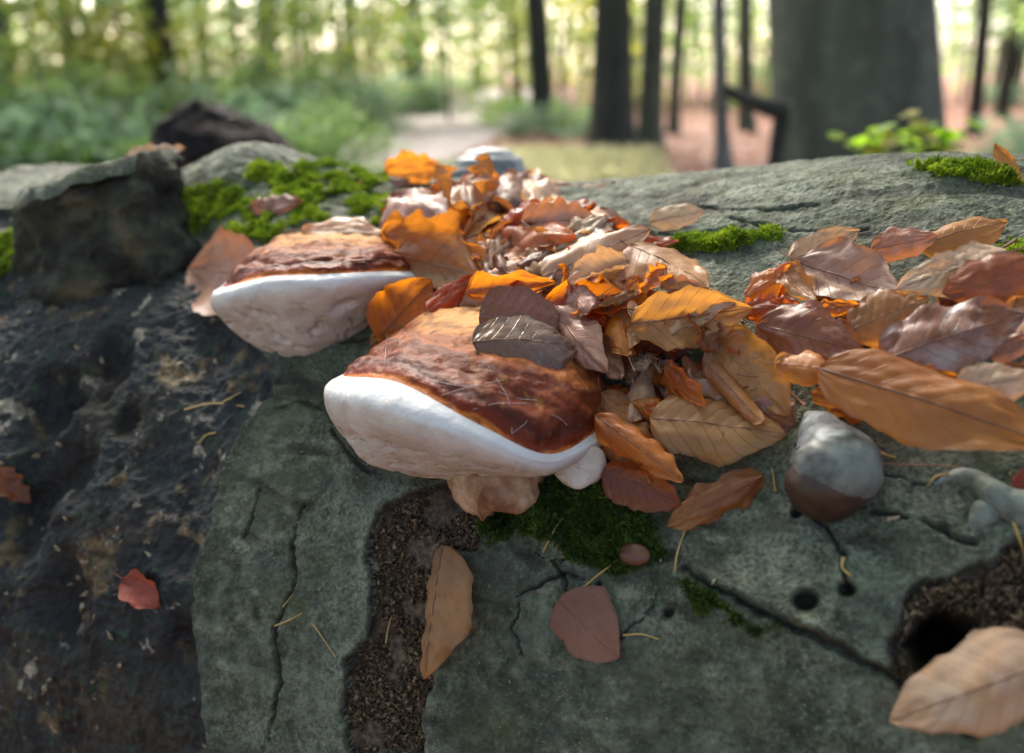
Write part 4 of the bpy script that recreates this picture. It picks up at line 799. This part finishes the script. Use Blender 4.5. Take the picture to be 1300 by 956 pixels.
# fine spider threads on the crust of the big bracket
g = G('spider_silk', .4, .5); g.color((.55, .55, .54)); M['silk'] = g.m
def silk(pts):
    P = []
    for x, y in pts:
        d = Vector(ray(x, y)); p, n, i, t = _cb.ray_cast(Vector(CAM), d.normalized(), 2)
        if p is not None: P.append(np.array(p) - np.array(d.normalized()) * .0006)
    return tube(np.array(P), .00009, 5, 3) if len(P) > 1 else None
sk = thing('spider_silk', 'fine white spider threads across the rusty bracket crust', 'cobweb')
for k, pts in enumerate(([(560, 502), (585, 494), (610, 488)], [(610, 488), (640, 500), (660, 506), (682, 508)], [(618, 462), (635, 488), (646, 510), (650, 552)], [(650, 550), (668, 536), (682, 512)], [(488, 462), (490, 440), (492, 425)], [(700, 526), (712, 532), (720, 540)], [(545, 482), (590, 490), (640, 482)], [(600, 520), (630, 512), (668, 512)])):
    q = silk(pts)
    if q: obj('thread', mesh_np('thread', *q, M['silk']), sk)

# ------------------------------------------------------------------ the forest behind
def ground_mat():
    g = G('forest_floor', .9, .2); n = g.noise(.35, 4, .6); n2 = g.noise(9, 5, .65); n3 = g.noise(45, 3, .6)
    lit = g.ramp(n2, [(.3, (.09, .035, .02)), (.5, (.20, .088, .055)), (.7, (.31, .165, .115))])
    gr = g.ramp(n3, [(.3, (.035, .06, .018)), (.6, (.09, .14, .04)), (.75, (.2, .22, .08))])
    x = g.sep(g.tc.outputs['Object'])[0]
    f = g.math('ADD', g.math('MULTIPLY', x, -.22), g.math('MULTIPLY_ADD', n, 2.2, -1.25), clamp=True)
    g.color(g.mix(f, lit, gr)); g.bump(n2, .8, .05); return g.m
def sheet(name, pts, z, mat):
    m = bpy.data.meshes.new(name); m.from_pydata([(p[0], p[1], z) for p in pts], [], [list(range(len(pts)))]); m.materials.append(mat)
    o = obj(name, m); o['kind'] = 'structure'; return o
sheet('ground', [(-250, -150), (250, -150), (250, 300), (-250, 300)], 0, ground_mat())
def strip(name, ctr, wid, z, mat):
    t = np.linspace(0, len(ctr) - 1, 60); P = crom(np.array(ctr, float), t); W = crom(np.array(wid, float), t); T = np.gradient(P, axis=0); T /= np.linalg.norm(T, axis=1)[:, None]; N = np.stack([-T[:, 1], T[:, 0]], -1)
    V = np.stack([P + N * W[:, None] / 2, P - N * W[:, None] / 2], 1); V = np.concatenate([V, np.full(V.shape[:2] + (1,), z)], -1).reshape(-1, 3)
    o = obj(name, mesh_np(name, V, grid_faces(60, 2), mat)); o['kind'] = 'structure'; return o
g = G('path_sand', .9, .2); g.color(g.ramp(g.noise(3, 5, .6), [(.3, (.26, .22, .21)), (.6, (.42, .37, .36)), (.75, (.34, .22, .17))])); M['path'] = g.m
gp = [ground_at(660, 48)[:2], ground_at(620, 26)[:2], ground_at(560, 15)[:2], ground_at(470, 10)[:2], ground_at(300, 6.8)[:2], ground_at(60, 5.6)[:2], ground_at(-300, 4.6)[:2]]
strip('path', gp, [3, 2.6, 2.2, 1.9, 1.7, 1.7, 1.8], .006, M['path'])
def fol_mat(name, stops, trans, tf=.6):
    g = G(name, .5, .4); r = g.noise(1.3, 3, .6); q = g.noise(9, 2, .5); c = g.ramp(g.math('ADD', g.math('MULTIPLY', r, .5), g.math('MULTIPLY', q, .5)), stops); g.color(c)
    g.translucent(g.mix(.5, c, trans), tf); return g.m
FM = {'green': fol_mat('leaves_green', [(.3, (.05, .09, .034)), (.5, (.11, .19, .065)), (.65, (.2, .28, .085))], (.34, .54, .12)),
      'blue': fol_mat('leaves_blue_green', [(.3, (.06, .11, .07)), (.5, (.13, .21, .13)), (.65, (.24, .34, .22))], (.3, .5, .25)),
      'yellow': fol_mat('leaves_yellow', [(.3, (.09, .13, .02)), (.5, (.24, .24, .035)), (.65, (.42, .30, .04))], (.6, .55, .06)),
      'mixed': fol_mat('leaves_turning', [(.32, (.07, .13, .03)), (.48, (.18, .25, .04)), (.58, (.34, .32, .06)), (.7, (.46, .26, .04))], (.5, .58, .12)),
      'sprig': fol_mat('leaves_sprig', [(.3, (.08, .2, .015)), (.5, (.2, .38, .02)), (.66, (.42, .4, .03))], (.5, .8, .05)),
      'far': fol_mat('leaves_far', [(.3, (.09, .14, .06)), (.5, (.19, .25, .10)), (.64, (.36, .36, .12))], (.45, .55, .2)),
      'lime': fol_mat('leaves_lime', [(.3, (.07, .13, .04)), (.5, (.15, .24, .07)), (.65, (.30, .36, .10))], (.42, .58, .16)),
      'pale': fol_mat('leaves_pale_cover', [(.3, (.14, .18, .10)), (.5, (.28, .33, .2)), (.66, (.46, .5, .38))], (.4, .5, .25)),
      'straw': fol_mat('leaves_straw', [(.3, (.20, .20, .10)), (.5, (.38, .36, .2)), (.66, (.56, .52, .36))], (.6, .58, .3)),
      'litter': fol_mat('leaves_litter', [(.3, (.10, .038, .02)), (.5, (.21, .09, .05)), (.7, (.34, .18, .12))], (.4, .15, .06), .15)}
def leaf_quads(P, size, rg, flat=.5):
    n = len(P); N = rg.normal(size=(n, 3)); N[:, 2] = np.abs(N[:, 2]) + flat * 2; N /= np.linalg.norm(N, axis=1)[:, None]
    X = np.cross(N, rg.normal(size=(n, 3))); X /= np.linalg.norm(X, axis=1)[:, None]; Y = np.cross(N, X); s = (size * rg.uniform(.6, 1.3, n))[:, None]
    V = np.stack([P - X * s, P + Y * s * .55 + N * s * .12, P + X * s, P - Y * s * .55 + N * s * .12], 1).reshape(-1, 3)
    return V, np.arange(4 * n).reshape(-1, 4)
def trunk_mat(name, a, b, c, sc=1.):
    g = G(name, .8, .3); v = g.mapv((6 * sc, 6 * sc, 1.2 * sc)); n = g.noise(1, 5, .6, v); n2 = g.noise(14 * sc, 4, .6)
    cc = g.ramp(n, [(.3, a), (.5, b), (.7, c)]); cc = g.mix(g.ramp(n2, [(.5, 0.), (.7, .5)]), cc, tuple(q * 1.5 for q in c)); g.color(cc); g.bump(g.math('ADD', n, n2), .6, .02); return g.m
M['beech'] = trunk_mat('beech_trunk', (.036, .040, .027), (.066, .073, .05), (.11, .122, .085), .8)
M['dark_trunk'] = trunk_mat('dark_trunk', (.016, .016, .013), (.03, .032, .024), (.05, .055, .038))
M['pale_trunk'] = trunk_mat('pale_trunk', (.07, .07, .06), (.12, .12, .105), (.19, .19, .17))
def trunk_mesh(h, r, lean, flare, seed, nseg=28, amp=.04):
    z = np.concatenate([np.linspace(0, .6, 8)[:-1], np.linspace(.6, h, 22)]); rr = r * (1 - .55 * z / h) * (1 + flare * np.exp(-z / (r * 1.3 + .05)))
    an = np.arange(nseg) / nseg * 2 * np.pi; rg = np.random.default_rng(seed); ph = rg.uniform(0, 6.28, 3); wx = .12 * np.sin(z * .5 + ph[0]) - .12 * math.sin(ph[0]) + math.tan(R_(lean)) * z; wy = .1 * np.sin(z * .45 + ph[1]) - .1 * math.sin(ph[1])
    but = 1 + (.22 * flare * np.exp(-z / .35))[:, None] * np.cos(5 * an + ph[2])[None]
    V = np.stack([wx[:, None] + rr[:, None] * but * np.cos(an), wy[:, None] + rr[:, None] * but * np.sin(an), z[:, None] + 0 * an[None] - .03], -1)
    V[..., :2] += (V[..., :2] - np.stack([wx, wy], -1)[:, None]) * (amp * fbm(V * np.array([2, 2, .6]) + seed, 3))[..., None]
    return V.reshape(-1, 3), grid_faces(len(z), nseg, cv=True), np.stack([wx, wy, z], -1)
def crown_mesh(name, n, h0, h1, rad, leaf, mat, seed, clumps=40, hole=0):
    rg = np.random.default_rng(seed); cz = rg.uniform(h0, h1, clumps); a = rg.uniform(0, 6.28, clumps); rr = rad * np.sqrt(rg.uniform(.05, 1, clumps)) * np.sin(np.pi * np.clip((cz - h0) / (h1 - h0) * .8 + .18, 0, 1)) ** .7
    c = np.stack([rr * np.cos(a), rr * np.sin(a), cz], -1); k = rg.integers(0, clumps, n); sp = rad * .24
    P = c[k] + rg.normal(size=(n, 3)) * np.array([sp, sp, sp * .38])
    V, F_ = leaf_quads(P, leaf, rg); return mesh_np(name, V, F_, FM[mat], smooth=False), c
CROWNS = [crown_mesh('crown', 1500, 7.5, 15, 2.9, .13, m, 50 + i, 46) for i, m in enumerate(('yellow', 'mixed', 'green'))]
def near(px):
    for x, w in ((215, 'behind the sawn stub'), (375, 'behind the dark stump'), (540, 'beside the sandy path'), (660, 'around the far end of the sandy path'), (860, 'near the paired dark trunks'), (1010, 'behind the broken branch')):
        if px < x: return w
    return 'beyond the massive beech'
def size(s): return 'tall ' if s > 1.25 else 'small ' if s < .95 else ''
tree_n = [0]
def tree(px, Y, dia, lean, mat, label, group, name='beech_tree', h=16, flare=.5, crown=None, cs=1.):
    tree_n[0] += 1; s = tree_n[0]; p = ground_at(px, Y); o = thing(name, label, 'tree', group, loc=(p[0], p[1], 0)); V, F_, ax = trunk_mesh(h, dia / 2, lean, flare, s)
    obj('trunk', mesh_np('trunk', V, F_, M[mat]), o); cm_, cl_ = CROWNS[s % 3 if crown is None else crown]; off = ax[np.argmin(abs(ax[:, 2] - 9))]
    cr = obj('crown', cm_, o, (off[0], off[1], 0)); cr.rotation_euler.z = s * 1.7; cr.scale = (cs, cs, 1)
    rot = Matrix.Rotation(s * 1.7, 3, 'Z')
    for q in cl_[::9]:
        e = np.array(rot @ Vector(q * np.array([cs, cs, 1]))) + np.array([off[0], off[1], 0]); zb = max(3.5, e[2] - 2.2); b = ax[np.argmin(abs(ax[:, 2] - zb))]
        Vt, Ft = tube([b, b * .6 + e * .4 + np.array([0, 0, -.1]), e], [dia * .12, dia * .08, dia * .02], 6, 3); obj('limb', mesh_np('limb', Vt, Ft, M[mat]), o)
    return o
TG = 'tree trunks in the wood behind the log'
tree(1102, 3.75, .62, -6.5, 'beech', 'massive smooth grey green beech trunk rising close behind the log', None, flare=.35, h=16, crown=0, cs=1.1)
tree(779, 10.2, .40, -1, 'dark_trunk', 'dark trunk, thicker of the pair standing side by side by yellow grass', TG)
tree(759, 11.5, .22, -1.5, 'dark_trunk', 'dark thinner trunk half hidden behind a thick dark one', TG, crown=1)
tree(824, 11.0, .27, -4, 'beech', 'grey green trunk leaning slightly, flared at its foot in brown litter', TG)
tree(855, 13.5, .17, -2, 'beech', 'slim straight trunk between the leaning trunk and the pale sapling', TG)
tree(919, 8.2, .125, -3.5, 'pale_trunk', 'pale slim sapling trunk behind the broken branch', TG, flare=.8)
tree(949, 14, .23, -4, 'beech', 'straight grey trunk behind the broken branch', TG)
tree(1000, 16, .30, -6, 'beech', 'trunk half hidden beside the massive beech', TG)
tree(1237, 13, .19, -8, 'dark_trunk', 'slim dark trunk beyond the massive beech on brown litter', TG)
tree(1271, 18, .24, -5, 'dark_trunk', 'dark trunk tilted outward far beyond the massive beech', TG)
tree(690, 14.5, .33, -5, 'dark_trunk', 'dark trunk leaning over the end of the sandy path', TG)
tree(657, 22, .24, -1, 'dark_trunk', 'thin trunk beyond the sandy path', TG)
tree(519, 25, .34, 0, 'beech', 'grey trunk behind the shrubs across the sandy path', TG)
tree(446, 24, .36, -1, 'beech', 'greenish trunk in yellow leaves across the path', TG)
tree(344, 21, .50, 1, 'beech', 'broad grey trunk behind the green shrubs', TG)
tree(268, 23, .30, 2, 'beech', 'thin trunk among yellow leaves behind the shrubs', TG)
tree(222, 12.5, .34, -5.0, 'dark_trunk', 'crooked dark trunk leaning over the dark stump', TG)
tree(100, 22, .40, 2, 'dark_trunk', 'dark trunk deep among yellow green leaves', TG)
tree(20, 19, .36, 2, 'dark_trunk', 'dark trunk beside the yellow thicket edge', TG)
rt = random.Random(12)
for k in range(26):
    fx = rt.uniform(-150, 1450)
    tree(fx, rt.uniform(26, 55), rt.uniform(.2, .45), rt.uniform(-3, 3), rt.choice(['beech', 'dark_trunk', 'beech']), 'slim trunk deep in the sunlit wood ' + near(fx), 'far trunks deep in the wood')
for k in range(7):          # unseen trees added to block low blue sky and warm the front light
    a = .95 + k * (6.283 - 1.9) / 6; d = rt.uniform(4.5, 10); o = copy_tree([q for q in C.objects if q.name.startswith('beech_tree')][1 + k])
    o.location = (d * math.sin(a), d * math.cos(a), 0); o.rotation_euler.z = rt.uniform(0, 6); tag(o, 'tall beech tree added out of view around the log to block low sky light', 'tree', 'beech trees added out of view to block low sky light')
# saplings with low leafy sprays
SAP = [crown_mesh('crown', 800, .6, 4.4, 1.5, .105, m, 80 + i, 30) for i, m in enumerate(('mixed', 'yellow', 'green', 'lime', 'blue'))]
def sapling(px, Y, kind, s, label):
    p = ground_at(px, Y); o = thing('beech_sapling', size(s) + label.replace('in the understorey', near(px)), 'sapling', 'leafy saplings in the understorey', loc=(p[0], p[1], 0)); m, c = SAP[kind]
    V, F_, ax = trunk_mesh(4.3, .035, rt.uniform(-3, 3), .4, rt.randint(1, 99), 10); obj('trunk', mesh_np('trunk', V * s, F_, M['dark_trunk']), o)
    cr = obj('crown', m, o); cr.scale = (s, s, s); cr.rotation_euler.z = rt.uniform(0, 6.28)
    for q in c[::5]:
        e = np.array(Matrix.Rotation(cr.rotation_euler.z, 3, 'Z') @ Vector(q)) * s; b = ax[np.argmin(abs(ax[:, 2] - max(.4, q[2] - .6)))] * s
        Vt, Ft = tube([b, e], [.012 * s, .004 * s], 5); obj('limb', mesh_np('limb', Vt, Ft, M['dark_trunk']), o)
SL = ['sapling turning from green to orange in the understorey', 'sapling with yellow autumn leaves in the understorey', 'dark green leafy sapling in the understorey', 'lime green leafy sapling in the understorey', 'blue green leafy sapling in the understorey']
for px, Y, kind, s in ((-60, 13, 0, 1.), (60, 15, 1, 1.), (30, 24, 0, 1.3), (140, 17, 3, 1.1), (250, 18, 0, 1.), (300, 26, 2, 1.4), (410, 17, 0, .9), (470, 28, 1, 1.5), (380, 32, 4, 1.5), (560, 24, 2, 1.2), (600, 32, 3, 1.5), (700, 30, 2, 1.4), (640, 18, 0, .7), (740, 22, 1, 1.), (870, 26, 3, 1.2), (900, 20, 2, .8), (970, 24, 0, 1.1), (830, 34, 2, 1.6), (1220, 28, 2, 1.3), (1290, 24, 4, 1.2), (1340, 16, 3, 1.), (1000, 36, 3, 1.6), (200, 34, 4, 1.6), (90, 36, 2, 1.7), (530, 38, 3, 1.8), (1130, 30, 3, 1.3), (-20, 10.5, 3, .8), (95, 11, 0, .85), (170, 12.5, 1, .9), (310, 13, 0, .85), (385, 14.5, 3, .9), (470, 18, 0, 1.), (570, 17, 3, .9), (640, 26, 0, 1.2), (255, 22, 3, 1.2), (715, 17, 0, .8), (520, 30, 0, 1.5), (890, 30, 0, 1.5), (800, 26, 0, 1.1)):
    sapling(px, Y, kind, s, SL[kind])
# low shrubs
def shrub_mesh(n, r, h, leaf, mat, seed):
    rg = np.random.default_rng(seed); k = 22; a = rg.uniform(0, 6.28, k); rr = r * np.sqrt(rg.uniform(0, 1, k)); c = np.stack([rr * np.cos(a), rr * np.sin(a), h * rg.uniform(.12, 1, k) * (1 - .45 * (rr / r) ** 2)], -1)
    P = c[rg.integers(0, k, n)] + rg.normal(size=(n, 3)) * np.array([r * .2, r * .2, h * .11]); P[:, 2] = np.abs(P[:, 2]) + .02
    st = join([tube([np.array([0, 0, 0.]) + rg.normal(size=3) * .02, q * np.array([.5, .5, .6]), q], [.012, .009, .004], 5) for q in c[::2]])
    return mesh_np('foliage', *leaf_quads(P, leaf, rg), FM[mat], smooth=False), mesh_np('stems', *st, M['dark_trunk'])
SH = [shrub_mesh(1300, .75, .85, .05, 'green', 1), shrub_mesh(1300, .8, .7, .05, 'blue', 2), shrub_mesh(1100, .7, .6, .045, 'sprig', 3), shrub_mesh(1200, .8, 1.0, .05, 'mixed', 4)]
HL = ['dark green leafy shrub on the forest floor', 'blue green bramble shrub on the forest floor', 'low fresh green shrub on the forest floor', 'shrub with turning yellow leaves on the forest floor']
def shrub(px, Y, k, s):
    p = ground_at(px, Y); o = thing('shrub', size(s) + HL[k].replace('on the forest floor', near(px)), 'shrub', 'shrubs on the forest floor', loc=(p[0], p[1], 0)); o.rotation_euler.z = rt.uniform(0, 6.28); o.scale = (s, s, s); obj('foliage', SH[k][0], o); obj('stems', SH[k][1], o)
for a in ((60, 8.5, 1, 1.0), (-40, 9, 0, 1.1), (130, 10, 0, 1.1), (200, 11.5, 3, 1.2), (290, 10.5, 1, 1.2), (350, 12, 0, 1.3), (400, 13.5, 1, 1.2), (460, 14, 1, 1.), (110, 13, 3, 1.3), (20, 13, 0, 1.4), (430, 17, 0, 1.3), (510, 20, 1, 1.2), (330, 8.4, 1, .8), (420, 8.2, 0, .7), (660, 15, 2, .9), (700, 12.5, 1, .75), (735, 14, 2, .7), (250, 15, 2, 1.4), (170, 18, 3, 1.6), (560, 20, 0, 1.), (1345, 8, 1, .8), (960, 22, 0, 1.2), (800, 20, 3, 1.), (1290, 24, 1, 1.)):
    shrub(*a)
# litter, grass, far wood
rg = np.random.default_rng(77)
def scatter(n, x0, x1, Ya, Yb):
    Y = Ya * (Yb / Ya) ** rg.uniform(0, 1, n); x = rg.uniform(x0, x1, n); d = Y * math.cos(_p) + CAMZ * math.sin(_p); return np.stack([(x - 650) / FPX * d, Y, rg.uniform(.006, .04, n)], -1)
Pl = scatter(16000, 660, 1500, 1.6, 32); V, F_ = leaf_quads(Pl, .035, rg, 1.2); tag(obj('leaf_litter', mesh_np('leaf_litter', V, F_, FM['litter'], smooth=False)), 'pinkish brown fallen leaves carpeting the forest floor', 'leaf litter', None, 'stuff')
Pl = scatter(7000, -300, 700, 1.8, 26); V, F_ = leaf_quads(Pl, .035, rg, 1.2); tag(obj('path_litter', mesh_np('path_litter', V, F_, FM['litter'], smooth=False)), 'fallen leaves scattered beside the sandy path', 'leaf litter', None, 'stuff')
def grass(n, x0, x1, Ya, Yb, h, mat, label):
    P = scatter(n, x0, x1, Ya, Yb); P[:, 2] = 0; a = rg.uniform(0, 6.28, n); D = np.stack([np.cos(a) * .35, np.sin(a) * .35, np.ones(n)], -1) * (h * rg.uniform(.4, 1.2, n))[:, None]; S = np.stack([-np.sin(a), np.cos(a), 0 * a], -1) * .006
    V = np.stack([P - S, P + S, P + D * .6 + S * .7 + D * np.array([.3, .3, 0]), P + D + D * np.array([.8, .8, -.2])], 1).reshape(-1, 3)
    tag(obj('grass', mesh_np('grass', V, np.arange(4 * n).reshape(-1, 4), FM[mat])), label, 'grass', 'grass on the forest floor', 'stuff')
grass(5000, 640, 830, 6.2, 8.8, .24, 'straw', 'pale yellow grass strip behind the leaf heap')
grass(9000, 380, 720, 4.4, 8.2, .16, 'pale', 'low pale green ground cover beside the path')
grass(8000, -200, 420, 8.2, 13, .32, 'green', 'green undergrowth behind the dark stump')
n = 30000; n = 70000; a = rg.uniform(-3.1416, 3.1416, n); rr = rg.uniform(44, 78, n); Pf = np.stack([rr * np.sin(a), rr * np.cos(a), 12 * rg.uniform(0, 1, n) ** .8], -1); keep = fbm(Pf * np.array([.12, .12, .25]), 3) > -.16; Pf = Pf[keep]
V, F_ = leaf_quads(Pf, .34, rg, .1); tag(obj('far_wood', mesh_np('far_wood', V, F_, FM['far'], smooth=False)), 'distant mass of yellow green autumn foliage closing the wood', 'foliage', None, 'stuff')
# dark stump beyond the log
M['stump'] = plain_mat('stump_wood', [(.3, (.008, .007, .007)), (.5, (.02, .016, .015)), (.7, (.06, .036, .026))], 22, .85, 1., .012, .15, None, 70)
def stump():
    c = at(292, 200, 1.75); o = thing('tree_stump', 'dark rounded rotten stump behind the far end of the log', 'stump', loc=(0, 0, 0)); zt = at(292, 132, 1.75)[2]
    an = 72; knobbly('wood', [((c[0], c[1], -.02), .26, .26, 0), ((c[0], c[1], .25), .20, .20, 0), ((c[0], c[1], zt - .16), .155, .16, -.01), ((c[0] - .005, c[1], zt - .06), .115, .13, -.02), ((c[0] - .01, c[1], zt - .01), .06, .08, -.015)], M['stump'], o, amp=.022, freq=16, seed=40)
stump()
# broken branch in front of the massive beech
def snag():
    Y = 3.2; P = lambda x, y: at(x, y, Y / math.cos(_p) * .99)
    o = thing('broken_branch', 'broken dead branch propped on a stake beside the massive beech', 'branch')
    V, F_ = tube([P(918, 112), P(942, 124), P(968, 134), P(1000, 142)], [.022, .026, .030, .036], 10, 6); V += .006 * np.stack([fbm(V * 20, 2), fbm(V * 20 + 3, 2), fbm(V * 20 + 7, 2)], -1); obj('branch', mesh_np('branch', V, F_, M['dark_trunk']), o)
    b = P(993, 140); V, F_ = tube([b, b + np.array([-.015, 0, -.25]), np.array([b[0] - .03, b[1], -.02])], [.03, .028, .034], 10, 6); obj('stake', mesh_np('stake', V, F_, M['dark_trunk']), o)
snag()
# leafy sprig before the massive beech
def sprig():
    o = thing('beech_sprig', 'fresh green and yellow leafy sprig before the massive beech', 'sprig'); r = random.Random(3); base = np.array([ground_at(1260, 1.75)[0], 1.75, 0.0])
    ends = [(1075, 185), (1105, 165), (1135, 155), (1165, 172), (1195, 165), (1225, 185), (1150, 195), (1110, 200), (1185, 200), (1090, 195)]
    hub = at(1190, 205, 1.65); Vs = [tube([base, (base + hub) / 2 + np.array([.03, 0, 0]), hub], [.006, .005, .004], 6, 4)]; tips = []
    for (x, y) in ends:
        e = at(x, y, r.uniform(1.55, 1.75)); Vs.append(tube([hub, (hub + e) / 2 + np.array([0, 0, .015]), e], [.003, .0025, .001], 5, 4)); tips += [hub * (1 - f) + e * f + np.array([r.gauss(0, .012), r.gauss(0, .02), r.gauss(.006, .014)]) for f in (.45, .6, .75, .88, 1.)]
    V, F_ = join(Vs); obj('stem', mesh_np('stem', V, F_, M['dark_trunk']), o)
    t = np.linspace(0, 1, 8); base_s, uv = leaf_surface(8, 5, .6, 30, -20, 0, .03, 0, 5, 0)
    ms = [mesh_np('leaf', (base_s * s_).reshape(-1, 3), grid_faces(8, 5), FM[k]) for s_, k in ((.062, 'sprig'), (.05, 'sprig'), (.055, 'yellow'))]
    for i, p in enumerate(tips):
        q = obj('leaf', ms[(0, 1, 0, 2, 1)[i % 5]], o, tuple(p)); q.rotation_euler = (r.uniform(-.5, .5), r.uniform(-.4, .5), r.uniform(0, 6.28))
sprig()
